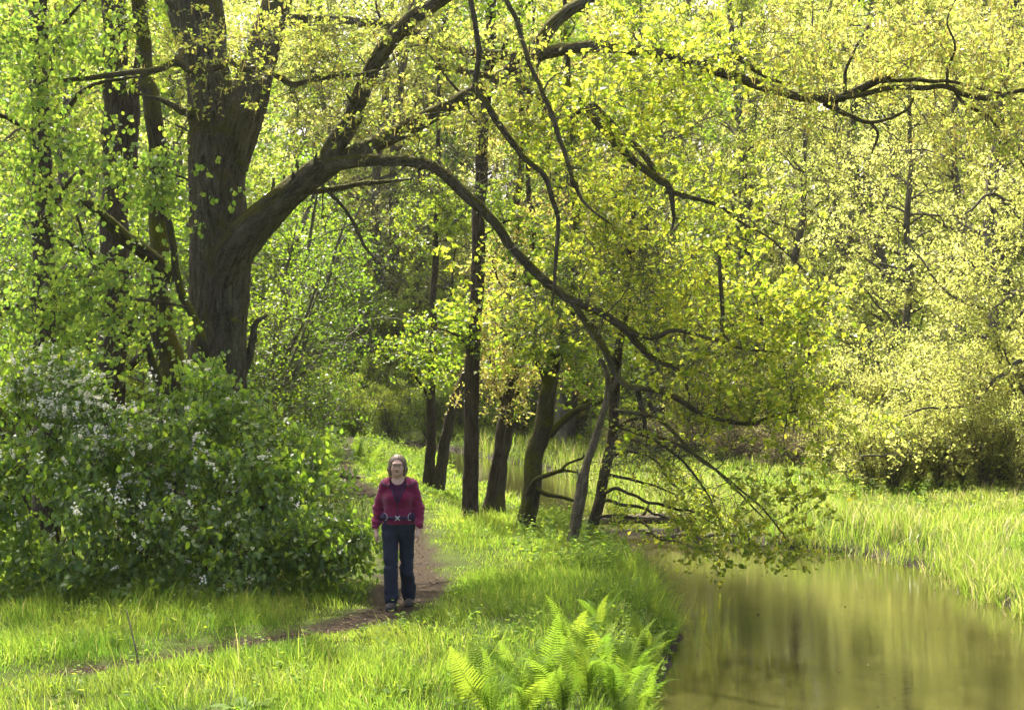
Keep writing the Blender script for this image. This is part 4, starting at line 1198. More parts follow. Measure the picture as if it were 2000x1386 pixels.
# ------------------------------------------------------------------ bird cherry in blossom
def bird_cherry():
    t = Tree(70)
    rng = t.rng
    base = np.array([-5.2, 19.2, 0.0])
    base[2] = float(ground_z(base[0], base[1]))
    # arching stems from a few bases, reaching forward and to the right
    ends = [(60, 720, 18.3), (160, 760, 18.2), (250, 830, 18.2), (330, 790, 18.6), (430, 790, 18.8), (520, 830, 18.6), (575, 905, 18.2), (650, 990, 17.9), (720, 1050, 17.6), (640, 1060, 17.4), (560, 1010, 17.6), (470, 960, 17.5), (380, 930, 17.5), (300, 900, 17.4), (200, 880, 17.4), (100, 850, 17.5), (20, 800, 17.7), (0, 960, 17.2), (120, 1030, 17.1), (240, 1040, 17.0), (360, 1060, 17.0), (470, 1080, 17.0), (420, 1130, 16.9), (580, 1100, 17.3), (-60, 900, 17.8), (-120, 740, 18.5), (690, 1040, 18.0), (500, 870, 19.0), (300, 1130, 16.95), (90, 1120, 17.0)]
    for i, e in enumerate(ends):
        E_ = at(*e)
        b = base + np.array([(E_[0] - base[0]) * 0.35 + rng.normal(0, .15), rng.normal(0, .2), -0.05])
        b[2] = float(ground_z(b[0], b[1])) - 0.03
        m1 = b * 0.55 + E_ * 0.45 + np.array([0, 0.05, 0.28 * np.linalg.norm(E_ - b)])
        m1[2] = min(m1[2], E_[2] + 0.5)
        t.limb([(*b, .024), (*m1, .016), (*E_, .006)], k=6, step=0.15, disp=0, crook=0.08)
    S = [(540, 815, 18.7, 40, 24, 3), (595, 870, 18.6, 36, 26, 3), (390, 735, 18.8, 40, 26, 3), (350, 770, 18.6, 50, 26, 4), (440, 775, 18.9, 50, 22, 4), (90, 700, 18.3, 110, 20, 7), (715, 1060, 17.6, 24, 30, 4), (60, 760, 18.0, 110, 50, 14), (160, 800, 17.9, 80, 45, 11), (80, 880, 17.6, 110, 60, 18), (230, 870, 17.6, 110, 60, 18), (370, 820, 18.3, 90, 55, 15), (460, 830, 18.6, 80, 40, 11), (540, 890, 18.5, 70, 50, 11), (360, 930, 17.6, 110, 55, 18), (500, 950, 17.7, 100, 55, 16), (600, 975, 18.0, 55, 40, 9), (670, 1045, 17.6, 55, 36, 10), (590, 1050, 17.4, 90, 45, 15), (460, 1050, 17.1, 110, 50, 18), (330, 1040, 17.1, 110, 60, 18), (180, 1000, 17.1, 110, 60, 18), (50, 1000, 17.2, 90, 70, 16), (60, 1110, 17.1, 90, 40, 12), (220, 1110, 17.0, 100, 40, 14), (380, 1130, 16.9, 90, 35, 13), (500, 1120, 17.1, 80, 35, 10), (620, 1090, 17.4, 60, 30, 8), (-80, 850, 18, 70, 150, 14), (420, 790, 19.0, 60, 30, 8), (300, 960, 18.3, 260, 130, 30), (520, 990, 18.6, 130, 80, 14)]
    for cx, cy, yy, rx, ry, n in S:
        t.spray(*EL(cx, cy, yy, rx, ry, 0.38), n, twig_n=5, twig_l=0.3, side_n=2, side_l=0.38, rmax=0.012)
    t.finish_twigs(r=0.003, droop=0.2)
    root = thing('bird_cherry_bush', 'large spreading bush with dark green leaves and white blossom clusters left of the path', 'bush', tuple(base))
    obj('stems', t.wood.mesh('bird_cherry_stems', M['alder_bark'], base), root)
    obj('branches', t.twig.mesh('bird_cherry_branches', M['alder_bark'], base), root)
    P, D = t.leaf_points(6, 0.1, 0.035, 0.9)
    D = nrm(D * 0.5 + rng.normal(0, 0.45, D.shape) + np.array([0.0, -0.15, -0.55]))
    fr = leaf_frames(D, np.array([0, -0.75, 0.75]), rng, 0.5)
    sz = lsize(P, 0.080, rng, 0.5, 1.25)
    ok = P[:, 2] > ground_z(P[:, 0], P[:, 1]) + 0.08
    P, fr, sz = P[ok], [f[ok] for f in fr], sz[ok]
    near = nearest_visible(P, 300)
    keep = np.ones(len(P), bool)
    keep[near] = False
    leaf_objects(root, rich_leaf('bird_cherry_leaf', [0.02, .16, .26, .30, .29, .23, .12, .01], M['cherry_leaf'], 0.25, 0.25), P[near], [f[near] for f in fr], sz[near], base)
    tag(obj('foliage', leaves_mesh('bird_cherry_foliage', P[keep], [f[keep] for f in fr], sz[keep], LEAF6, M['cherry_leaf'], rng, base=base), root), kind='stuff')
    # blossom racemes: small five-petalled flowers round a stalk
    metas = []
    for v in range(3):
        n = 26
        f = rng.random(n)
        th = rng.uniform(0, 6.28, n)
        c = np.stack([np.cos(th) * .16 * (1 - .5 * f), f, np.sin(th) * .16 * (1 - .5 * f)], -1)
        dd = nrm(np.stack([np.cos(th), rng.normal(0, .4, n), np.sin(th)], -1))
        V, F = [], []
        for i in range(n):
            a = nrm(np.cross(dd[i], (0.2, 0.9, 0.1)))
            b = np.cross(dd[i], a)
            q = len(V)
            ring = 5
            for j in range(ring):
                w = 6.283 * j / ring
                V.append(c[i] + dd[i] * .03 + .105 * (math.cos(w) * a + math.sin(w) * b))
            V.append(c[i])
            for j in range(ring):
                F.append((q + ring, q + j, q + (j + 1) % ring))
        metas.append(mesh_np('blossom_%d' % v, np.array(V), [np.array(F)], M['petal'], False, {'tint': rng.random(len(V))}))
    pts = P
    px = 1000 + pts[:, 0] / pts[:, 1] * FPX
    py = 693 - (pts[:, 2] - CAMZ) / pts[:, 1] * FPX
    wgt = np.exp(-((px - 110) / 170) ** 2 - ((py - 770) / 85) ** 2) * 3.2 + np.exp(-((px - 300) / 200) ** 2 - ((py - 940) / 120) ** 2) * 0.55 + 0.05 + np.exp(-((px - 400) / 200) ** 2 - ((py - 1130) / 50) ** 2) * 0.15
    wgt = wgt * (px > -30) * (pts[:, 1] < 18.9)
    sel = rng.choice(len(pts), 290, replace=False, p=wgt / wgt.sum())
    more = rng.choice(len(pts), 260, replace=False, p=wgt / wgt.sum())
    k = 14
    bp = np.repeat(pts[more], k, 0) + rng.normal(0, 1, (len(more) * k, 3)) * np.array([.030, .030, .042]) + np.array([0, -.04, .03])
    bfr = leaf_frames(rng.normal(0, 1, bp.shape), np.array([0, -.6, .8]), rng, .6)
    ptl = (np.array([(0, -.5, 0), (.5, -.1, .1), (.35, .5, 0), (-.35, .5, 0), (-.5, -.1, .1)]), np.array([(0, 1, 2, 3, 4)]))
    tag(obj('blossom_mass', leaves_mesh('bird_cherry_blossom', bp, bfr, rng.uniform(.018, .030, len(bp)), ptl, M['petal'], rng, base=base), root), kind='stuff')
    for i in sel:
        o = bpy.data.objects.new('blossom', metas[int(rng.integers(3))])
        COL.objects.link(o)
        o.parent = root
        s = rng.uniform(0.085, 0.135)
        d = Vector(nrm(np.array([rng.normal(0, .5), -0.5 + rng.normal(0, .3), rng.uniform(-0.5, 0.5)])))
        o.matrix_local = Matrix.Translation(Vector(pts[i] - base + np.array([0, -.04, .03]))) @ d.to_track_quat('Y', 'Z').to_matrix().to_4x4() @ Matrix.Scale(s, 4)


bird_cherry()


# ------------------------------------------------------------------ grass, sedge, herbs, litter
def blades(name, P, H, W, lean, mat, rng, tint, yaw=None, kind='stuff', seg2=0.55):
    """curved tapering blades; lean (n,2) tip offset relative to height"""
    m = len(P)
    a = rng.uniform(0, math.pi, m) if yaw is None else yaw
    sx = np.stack([np.cos(a), np.sin(a), np.zeros(m)], -1) * (W * 0.5)[:, None]
    l3 = np.concatenate([lean * H[:, None], np.zeros((m, 1))], 1)
    up = np.array([0, 0, 1.0])
    drop = np.clip(1 - 0.35 * (lean ** 2).sum(1), 0.3, 1)
    mid = P + l3 * 0.32 + up * (H * seg2)[:, None]
    tip = P + l3 + up * (H * drop)[:, None]
    V = np.stack([P - sx, P + sx, mid + sx * 0.8, mid - sx * 0.8, tip], 1).reshape(-1, 3)
    b = (np.arange(m) * 5)[:, None]
    Q = np.array([[0, 1, 2, 3]]) + b
    T = np.array([[3, 2, 4]]) + b
    return mesh_np(name, V, [Q, T], mat, True, {'tint': np.repeat(np.clip(tint, 0, 1), 5)})


def in_view(x, y, margin=0.8):
    return np.abs(x) < y / 3.0 + margin


def make_grass():
    rng = np.random.default_rng(5)
    packs = []
    for (y0, y1, dens, hs) in ((11.0, 14.5, 2000, 1.0), (14.5, 19, 1500, 1.0), (19, 26, 900, 1.0), (26, 36, 420, 1.1), (36, 48, 200, 1.25), (48, 64, 90, 1.5)):
        xm = y1 / 3 + 0.8
        n = int((y1 - y0) * 2 * xm * dens)
        x = rng.uniform(-xm, xm, n)
        y = rng.uniform(y0, y1, n)
        ok = in_view(x, y)
        x, y = x[ok], y[ok]
        d, right = bankd(x, y)
        pdist = path_d(x, y)
        keep = (d > 0.03)
        # path bare, thin patchy grass at its edge and in the worn middle
        patch = fbm(np.stack([x * 1.7, y * 1.7], -1), 3, 40)
        pr = sstep(-0.10, 0.10, pdist + 0.22 * patch)
        pr = np.where(y < 15.5, np.maximum(pr, 0.25 * (patch > 0.15)), pr)
        keep &= rng.random(len(x)) < pr
        # thin under the bird cherry and in the wood's shade on the left
        under = ((x < -1.9) & (y > 17.4) & (y < 30)) | ((y > 30) & (x < -8))
        keep &= ~(under & (rng.random(len(x)) < 0.72))
        # right bank is sedge near the water, thinner grass behind
        keep &= ~(right & (d < 1.4) & (rng.random(len(x)) < 0.8))
        # natural clumping
        cl = fbm(np.stack([x * 2.6, y * 2.6], -1), 2, 8)
        keep &= rng.random(len(x)) < 0.72 + 0.5 * cl
        x, y, pdist, d, cl, hsn = x[keep], y[keep], pdist[keep], d[keep], cl[keep], hs
        packs.append((x, y, pdist, d, cl, np.full(len(x), hs)))
    x, y, pdist, d, cl, hs = [np.concatenate(q) for q in zip(*packs)]
    big = fbm(np.stack([x * 0.55, y * 0.55], -1), 2, 15)
    n = len(x)
    H = (0.17 + 0.13 * big + 0.10 * cl) * rng.uniform(0.5, 1.45, n)
    H = np.clip(H, 0.05, 0.6) * (0.30 + 0.70 * sstep(0.0, 0.55, pdist)) * (0.7 + 0.3 * hs)
    H = H * np.where((y < 17) & (pdist > 0.4), 1.12, 1.0)
    H = H * (0.75 + 0.5 * sstep(0.9, 0.1, d))
    H = np.where((y > 25.5) & (y < 47) & (x > -2.2) & (x < 2), H * 0.55, H)
    H = np.where((y < 16.6) & (d < 1.0) & (d > 0) & (x < 3), H * 0.55, H)
    tuft = rng.random(n) < 0.06
    H = np.where(tuft & (pdist > 0.4), H * 1.7, H)
    W = (0.0045 + 0.0055 * rng.random(n)) * hs * np.where(y > 30, 1.8, 1.0) * np.where(y > 19, 1.25, 1.0)
    fieldx = fbm(np.stack([x * 0.9, y * 0.9], -1), 2, 31)
    fieldy = fbm(np.stack([x * 0.9, y * 0.9], -1), 2, 37)
    lean = np.stack([fieldx * 0.7, fieldy * 0.7 - 0.05], -1) + rng.normal(0, 0.38, (n, 2))
    # bank grass leans out over the water
    lean[:, 0] += 0.35 * (d < 0.4) * (d > 0) * np.where(x < 3, 1, -1)
    tint = 0.36 + 0.34 * fbm(np.stack([x * 0.8, y * 0.8], -1), 2, 51) + rng.normal(0, 0.17, n)
    tint = np.minimum(tint, 0.70)
    tint = np.where(rng.random(n) < 0.035, 0.97, tint)
    P = np.stack([x, y, ground_z(x, y) - 0.01], -1)
    tag(obj('grass', blades('grass', P, H, W, lean, M['grass'], rng, tint)), 'long sunlit spring grass covering both sides of the path', 'grass', kind='stuff')

    # sedge and reeds on the right bank, denser and taller
    packs = []
    for (y0, y1, dens) in ((17, 23, 1000), (23, 29, 1000), (29, 38, 300), (38, 50, 130)):
        xm0, xm1 = -2, y1 / 3 + 1.2
        n = int((y1 - y0) * (xm1 - xm0) * dens)
        x = rng.uniform(xm0, xm1, n)
        y = rng.uniform(y0, y1, n)
        d, right = bankd(x, y)
        keep = right & (d > -0.32 + 0.3 * fbm(np.stack([x, y], -1) * 1.1, 2, 66)) & in_view(x, y, 1.0)
        mud = np.exp(-(((x - 6.2) / 1.3) ** 2 + ((y - 24.15) / 0.62) ** 2))
        keep &= rng.random(n) > mud * 1.25
        keep &= rng.random(n) < np.where(d < 0.5, 1.0, np.where(d < 2.2, 0.6, 0.42))
        cl = fbm(np.stack([x * 1.9, y * 1.9], -1), 2, 81)
        keep &= rng.random(n) < 0.6 + 0.9 * cl
        packs.append((x[keep], y[keep], d[keep], cl[keep]))
    x, y, d, cl = [np.concatenate(q) for q in zip(*packs)]
    n = len(x)
    H = (0.50 + 0.32 * cl) * rng.uniform(0.4, 1.35, n) * (0.38 + 0.62 * sstep(2.6, 0.7, d))
    H = H * np.where(y < 23.2, 0.65, 1.0)
    W = (0.008 + 0.006 * rng.random(n)) * np.where(y > 29, 1.5, 1.0)
    lean = rng.normal(0, 0.38, (n, 2))
    tint = 0.26 + 0.3 * cl + rng.normal(0, 0.2, n) + 0.22 * sstep(0.8, 3, d)
    tint = np.where(rng.random(n) < 0.12, 0.97, np.minimum(tint, 0.75))
    P = np.stack([x, y, ground_z(x, y) - 0.01], -1)
    tag(obj('sedge', blades('sedge', P, H, W, lean, M['reed'], rng, tint)), 'bright tall sedge lining the far bank of the stream', 'sedge', kind='stuff')

    # low broad-leaved herbs (nettle, goosegrass) round the tree feet, bank and bush
    def herbs(n_pl, pick, hgt, lsz):
        Pp, Dd, Ss = [], [], []
        for _ in range(n_pl):
            x, y = pick()
            z = float(ground_z(x, y))
            h = hgt * rng.uniform(0.5, 1.25)
            k = int(rng.integers(7, 13))
            f = np.sort(rng.random(k))
            ln = rng.normal(0, 0.18, 2)
            p = np.stack([x + ln[0] * h * f, y + ln[1] * h * f, z + h * (0.1 + 0.9 * f)], -1)
            az = rng.uniform(0, 6.28, k)
            dd = np.stack([np.cos(az), np.sin(az), rng.uniform(-0.2, 0.5, k)], -1)
            Pp.append(p)
            Dd.append(dd)
            Ss.append(lsz * (1.15 - 0.6 * f) * rng.uniform(0.7, 1.3, k))
        return np.concatenate(Pp), nrm(np.concatenate(Dd)), np.concatenate(Ss)

    def bankpick():
        while True:
            y = rng.uniform(19.0, 25.5)
            xl = np.interp(y, LB[:, 0], LB[:, 1])
            x = xl - abs(rng.normal(0.15, 0.75))
            if path_d(np.array(x), np.array(y)) > 0.15:
                return x, y

    def edgepick():
        while True:
            y = rng.uniform(12.5, 21)
            xl = np.interp(y, LB[:, 0], LB[:, 1])
            return xl - abs(rng.normal(0.05, 0.22)), y

    def leftpick():
        y = rng.uniform(16.6, 18.2)
        return rng.uniform(-6.6, -2.2), y

    def meadowpick():
        while True:
            y = rng.uniform(27, 52)
            x = rng.uniform(-7, -1.4)
            if path_d(np.array(x), np.array(y)) > 0.15 and bankd(np.array(x), np.array(y))[0] > 0.1:
                return x, y

    def forepick():
        while True:
            y = rng.uniform(11.5, 17)
            x = rng.uniform(-4.5, 1.2)
            if path_d(np.array(x), np.array(y)) > 0.3:
                return x, y

    def farpick():
        y = rng.uniform(26, 34)
        xr = np.interp(y, RB[:, 0], RB[:, 1])
        return xr + rng.uniform(0.8, 6), y
    sets = [herbs(420, bankpick, 0.38, 0.075), herbs(240, edgepick, 0.34, 0.06), herbs(160, leftpick, 0.35, 0.07), herbs(420, meadowpick, 0.40, 0.10), herbs(260, forepick, 0.24, 0.06), herbs(260, farpick, 0.4, 0.08)]
    P, D, S = [np.concatenate(q) for q in zip(*sets)]
    fr = leaf_frames(D, np.array([0, -0.1, 1.0]), rng, 0.35)
    tag(obj('undergrowth', leaves_mesh('undergrowth', P, fr, S, LEAF6, M['herb'], rng)), 'low leafy nettles and herbs around the tree feet and banks', 'undergrowth', kind='stuff')

    # dead leaves and bark crumbs on the bare path, and driftwood crumbs on the mud
    n = 4200
    y = 12 + 26 * rng.random(n) ** 1.5
    c = np.interp(y, PATH[:, 0], PATH[:, 1])
    w = np.interp(y, PATH[:, 0], PATH[:, 2])
    x = c + rng.normal(0, 0.55, n) * w
    x2 = rng.normal(6.3, 0.8, 500)
    y2 = rng.normal(24.1, 0.45, 500)
    x, y = np.concatenate([x, x2]), np.concatenate([y, y2])
    z = ground_z(x, y) + 0.004 - 0.03 * (1 - sstep(-0.25, 0.1, path_d(x, y)))
    x3 = rng.uniform(1.2, 6.4, 260)
    y3 = 13.5 + 13 * rng.random(260)
    ok3 = bankd(x3, y3)[0] < -0.05
    ok3 &= (rng.random(260) < 0.25) | (bankd(x3, y3)[0] > -0.5)
    x, y = np.concatenate([x, x3[ok3]]), np.concatenate([y, y3[ok3]])
    z = np.concatenate([z, np.full(ok3.sum(), WZ - 0.02)])
    z = np.maximum(z, WZ + 0.006)
    P = np.stack([x, y, z + rng.random(len(x)) * 0.012], -1)
    az = rng.uniform(0, 6.28, len(x))
    D = nrm(np.stack([np.cos(az), np.sin(az), rng.normal(0, 0.15, len(x))], -1))
    fr = leaf_frames(D, np.array([0, 0, 1.0]), rng, 0.25)
    tag(obj('leaf_litter', leaves_mesh('leaf_litter', P, fr, rng.uniform(0.012, 0.045, len(x)), LEAF4, M['litter'], rng)), 'brown dead leaf litter strewn over the bare path', 'leaf litter', kind='stuff')


make_grass()


# ------------------------------------------------------------------ ferns
def frond_mesh(name, rng, n=27, wmax=0.21, bend=0.24, tint=0.5):
    """one frond, length 1 along y, arching up in z; opposite lobed pinnae on a thin stalk"""
    V, F3 = [], []

    def curve_pt(f):
        return np.array([0, 0.52 * f + 0.16 * f ** 3, 0.92 * f - bend * f ** 3.0])

    def quad(a, b, c, d):
        i = len(V)
        V.extend([a, b, c, d])
        F3.append((i, i + 1, i + 2, i + 3))
    fs = np.linspace(0, 1, 13)
    for a, b in zip(fs[:-1], fs[1:]):
        A, B = curve_pt(a), curve_pt(b)
        w0, w1 = 0.008 * (1.1 - a), 0.008 * (1.1 - b)
        quad(A - (w0, 0, 0), A + (w0, 0, 0), B + (w1, 0, 0), B - (w1, 0, 0))
        quad(A - (0, 0, w0), A + (0, 0, w0), B + (0, 0, w1), B - (0, 0, w1))
    for i in range(n):
        f = 0.14 + 0.86 * (i / (n - 1)) ** 0.95
        L = wmax * min((f - 0.02) / 0.33, ((1.03 - f) / 0.70) ** 0.85)
        L = max(L, 0.02)
        c = curve_pt(f)
        t = nrm(curve_pt(min(1, f + 0.02)) - curve_pt(f - 0.02))
        up = np.cross((1, 0, 0), t)
        for sgn in (-1, 1):
            ax = nrm(np.array([sgn, 0, 0]) + t * 0.38 + up * rng.uniform(-0.12, 0.16))
            side = nrm(t - ax * np.dot(t, ax))
            LL = L * rng.uniform(0.85, 1.08)
            w = 0.27 / n * (1.1 - 0.3 * f)
            prof = (0.8, 1.0, 0.8, 0.5, 0.0)
            m = len(prof) - 1
            for j in range(m):
                a0, a1 = j / m, (j + 1.0) / m
                p0 = c + ax * LL * a0 - up * 0.22 * LL * a0 ** 2
                p1 = c + ax * LL * a1 - up * 0.22 * LL * a1 ** 2
                quad(p0 - side * w * prof[j], p0 + side * w * prof[j], p1 + side * w * prof[j + 1], p1 - side * w * prof[j + 1])
    return mesh_np(name, np.array(V), [np.array(F3)], M['fern'], False, {'tint': np.full(len(V), tint)})


def make_ferns():
    rng = np.random.default_rng(77)
    meshes = [frond_mesh('fern_frond_%d' % i, rng, wmax=w_, bend=b_, tint=t_) for i, (w_, b_, t_) in enumerate(((.21, .20, .35), (.19, .42, .15), (.23, .32, .6), (.18, .60, .3), (.20, .28, .85)))]
    # photo x, photo y of the foot (on the bank), frond length
    spots = [((1225, 1290), .80, 'tall bright fern on the bank edge, fronds fanning upright over the water', 9),
             ((1265, 1275), .78, 'fern on the bank edge leaning its fronds out above the stream', 8),
             ((1120, 1290), .72, 'bright fern with one sharply upright frond amid the bank grass', 7),
             ((1060, 1350), .66, 'small upright fern with narrow fronds standing in the grass', 6),
             ((1010, 1335), .60, 'small fern hidden in grass beside the upright narrow fern', 5),
             ((1150, 1370), .74, 'spreading fern low on the bank beneath the tall bright fern', 8),
             ((1230, 1370), .66, 'shaded fern low on the bank close above the water', 7),
             ((960, 1400), .70, 'pale sunlit fern curling its fronds at the foot of the meadow', 7),
             ((1020, 1410), .66, 'sunlit fern with wide fronds next to the pale curling fern', 6),
             ((1290, 1310), .55, 'young fern drooping from the bank towards the stream surface', 6),
             ((1180, 1320), .62, 'fern half covered by the taller ferns of the bank', 7),
             ((1100, 1400), .62, 'fern with arched fronds among the lowest bank grass', 7),
             ((1270, 1400), .60, 'small fern rooted in the steep bank just over the water', 6),
             ((1330, 1262), .52, 'fern reaching out over the water from the steepest part of the bank', 6),
             ((1300, 1230), .60, 'bright fern at the brim of the bank behind the tall ferns', 7),
             ((1170, 1245), .58, 'fern rising behind the upright bright fern in longer grass', 6),
             ((1290, 1355), .55, 'fern hanging down the bank face over dark water', 6),
             ((1340, 1235), .55, 'fern leaning far out of the bank where the stream bends', 7),
             ((1200, 1350), .66, 'leafy fern in the thick of the fern bed on the bank', 8),
             ((1130, 1335), .62, 'fern with broad fronds on the upper side of the fern bed', 7),
             ((1250, 1325), .60, 'fern between the tall bright fern and the water', 7),
             ((1310, 1390), .60, 'lowest fern touching the stream with its frond tips', 7),
             ((1060, 1385), .60, 'fern at the meadow side of the lowest bank grass', 7),
             ((900, 1375), .50, 'lone small fern in the open meadow grass', 5),
             ((1235, 1130), .45, 'small fern on the bank near the dead trunk', 5),
             ((1265, 1170), .42, 'little fern hanging at the water edge past the dead trunk', 5),
             ((700, 905), .95, 'fern growing on the sunny meadow beyond the bend of the path', 7),
             ((720, 925), .80, 'fern beside the muddy path bend behind the person', 6)]
    for (px, py), ln, label, nf in spots:
        Y = CAMZ * FPX / (py - 693.0)
        x = (px - 1000) * Y / FPX
        d, _ = bankd(np.array(x), np.array(Y))
        if d < 0.12:
            x -= 0.12 - float(d)
        base = (x, Y, float(ground_z(x, Y)) - 0.02)
        root = thing('fern', label, 'fern', base, 'ferns along the bank' if py > 1000 else 'ferns on the far meadow')
        a0 = rng.uniform(0, 6.28)
        for i in range(nf):
            a = a0 + 6.283 * i / nf + rng.normal(0, 0.2)
            o = obj('frond', meshes[int(rng.integers(5))], root)
            s = ln * rng.uniform(0.65, 1.12)
            tilt = rng.uniform(0.1, 0.65)
            o.matrix_local = Matrix.Rotation(a, 4, 'Z') @ Matrix.Rotation(tilt, 4, 'X') @ Matrix.Rotation(rng.normal(0, .25), 4, 'Y') @ Matrix.Scale(s, 4)


make_ferns()


# ------------------------------------------------------------------ fallen wood on the debris bar, dry stems, dock plants
def log(name, label, rows, k=12, disp=0.1, mat='dead_wood', group=None, cat='log', stubs=()):
    t = Tree(len(label) * 7 + len(rows))
    t.limb_px(rows, k=k, disp=disp, crook=0.03, freq=12)
    base = at(*rows[0][:3])
    root = thing(name, label, cat, tuple(base), group)
    obj('stem', t.wood.mesh(name + '_stem', M[mat], base), root)
    for st in stubs:
        b = Buf()
        C = catmull([(*at(x, y, Y), w * Y / FPX * .5) for x, y, Y, w in st], 0.06)
        tube(b, C[:, :3], C[:, 3], 7, 0.08, 12)
        obj('branch_stub', b.mesh(name + '_stub', M[mat], base), root)
    return root


log('fallen_log', 'long dark fallen log lying across the stream on the debris bar', [(1060, 1018, 28, 14), (1180, 1016, 28, 17), (1300, 1012, 27.9, 22), (1400, 1014, 27.8, 26), (1470, 1020, 27.6, 30), (1500, 1022, 27.6, 18)], stubs=([(1250, 1014, 27.9, 10), (1262, 996, 27.8, 7), (1270, 980, 27.8, 3)], [(1390, 1012, 27.8, 12), (1378, 990, 27.7, 8), (1370, 975, 27.7, 4)]))
log('fallen_log', 'mossy thick log end rotting against the sedge bank', [(1380, 1040, 27.0, 20), (1420, 1034, 27.0, 34), (1470, 1030, 27.0, 40), (1520, 1036, 27.0, 30), (1540, 1040, 27, 12)], mat='moss_bark', disp=0.16)
log('fallen_branch', 'sun-bleached curved branch half in the water below the debris bar', [(1262, 1038, 26.4, 8), (1285, 1046, 26.3, 9), (1310, 1047, 26.2, 9), (1340, 1040, 26.2, 8), (1365, 1036, 26.2, 4)], k=8, cat='branch')
log('fallen_branch', 'thin brown stick lying along the debris bar', [(1180, 1008, 27.6, 5), (1260, 1012, 27.5, 6), (1330, 1010, 27.5, 5), (1400, 1016, 27.4, 3)], k=7, cat='branch')
log('fallen_branch', 'short dark stick standing out of the water by the leaning bank tree', [(1080, 1020, 27.2, 7), (1095, 1017, 27.2, 8), (1108, 1015, 27.2, 6)], k=7, cat='branch')
log('fallen_branch', 'crooked grey branch lying in the water near the log end', [(1345, 1058, 26.0, 7), (1370, 1048, 26.0, 9), (1400, 1042, 26.1, 9), (1440, 1046, 26.2, 5)], k=8, cat='branch')
log('driftwood', 'pale driftwood stick stranded on the mud flat among the sedge', [(1755, 1080, 24.9, 4), (1790, 1078, 24.9, 9), (1815, 1083, 24.8, 8), (1835, 1086, 24.8, 3)], k=8, cat='branch')
log('fallen_branch', 'dark fallen branch lying over the muddy path bend behind the person', [(640, 925, 34, 6), (690, 932, 34, 9), (740, 938, 34, 7)], k=7, cat='branch')


def dry_stem(label, rows):
    t = Tree(5)
    t.limb_px(rows, k=6, disp=0.03, crook=0.01)
    base = at(*rows[0][:3])
    o = obj('dry_stem', t.wood.mesh('dry_stem', M['dead_wood'], base), None, tuple(base))
    tag(o, label, 'stem')


dry_stem('tall thin dry brown stalk leaning in the grass before the blossom bush', [(284, 1350, 12.9, 4), (272, 1300, 12.95, 4), (262, 1250, 13.0, 3.4), (248, 1190, 13.05, 2.4)])
dry_stem('short dry reddish stalk in the grass beside the faint track', [(366, 1345, 13.0, 3.4), (376, 1310, 13.0, 3), (388, 1285, 13.0, 2)])


def dock(label, px, py, n, ln, seed):
    rng = np.random.default_rng(seed)
    Y = CAMZ * FPX / (py - 693.0)
    x = (px - 1000) * Y / FPX
    root = thing('dock_plant', label, 'plant', (x, Y, float(ground_z(x, Y))))
    me = rich_leaf('dock_leaf_%d' % seed, [0.02, .03, .10, .17, .19, .18, .13, .06, .01], M['herb'], 0.5, 0.2)
    for i in range(n):
        a = 6.283 * i / n + rng.normal(0, .3)
        o = obj('leaf', me, root)
        o.matrix_local = Matrix.Rotation(a, 4, 'Z') @ Matrix.Rotation(rng.uniform(0.15, 0.55), 4, 'X') @ Matrix.Scale(ln * rng.uniform(.7, 1.15), 4)


dock('broad-leaved dock plant in the sunny grass near the dry stalks', 470, 1390, 7, .30, 1)
dock('smaller broad-leaved dock plant deep in the sunlit meadow grass', 800, 1350, 6, .22, 2)


# ------------------------------------------------------------------ the walker
def surface_nets(D, org, h):
    ins = D < 0
    c = [(0, 0, 0), (1, 0, 0), (0, 1, 0), (1, 1, 0), (0, 0, 1), (1, 0, 1), (0, 1, 1), (1, 1, 1)]
    nx, ny, nz = np.array(D.shape) - 1
    sl = lambda A, o: A[o[0]:o[0] + nx, o[1]:o[1] + ny, o[2]:o[2] + nz]
    cnt = sum(sl(ins, o).astype(np.int8) for o in c)
    act = (cnt > 0) & (cnt < 8)
    ii = np.stack(np.nonzero(act), -1)
    idx = np.full(act.shape, -1, np.int64)
    idx[act] = np.arange(len(ii))
    acc = np.zeros((len(ii), 3))
    num = np.zeros(len(ii))
    for a in range(8):
        for b in range(a + 1, 8):
            da = np.array(c[b]) - np.array(c[a])
            if np.abs(da).sum() != 1:
                continue
            va = D[tuple((ii + c[a]).T)]
            vb = D[tuple((ii + c[b]).T)]
            x = (va < 0) != (vb < 0)
            t = np.where(x, va / np.where(x, va - vb, 1), 0)
            acc += np.where(x[:, None], np.array(c[a]) + t[:, None] * da, 0)
            num += x
    V = org + (ii + acc / num[:, None]) * h
    Q = []
    for ax in range(3):
        o1, o2 = [(1, 2), (2, 0), (0, 1)][ax]
        lo = [slice(1, -1)] * 3
        lo[ax] = slice(0, -1)
        hi = list(lo)
        hi[ax] = slice(1, None)
        A, B = ins[tuple(lo)], ins[tuple(hi)]
        e = np.stack(np.nonzero(A != B), -1)
        flip = A[A != B]
        off = np.array([1, 1, 1])
        off[ax] = 0
        e = e + off
        d1 = np.zeros(3, int)
        d1[o1] = 1
        d2 = np.zeros(3, int)
        d2[o2] = 1
        g = lambda q: idx[tuple(q.T)]
        q = np.stack([g(e - d1 - d2), g(e - d2), g(e), g(e - d1)], -1)
        q[~flip] = q[~flip][:, ::-1]
        Q.append(q)
    Q = np.concatenate(Q)
    return V, Q[(Q >= 0).all(1)]


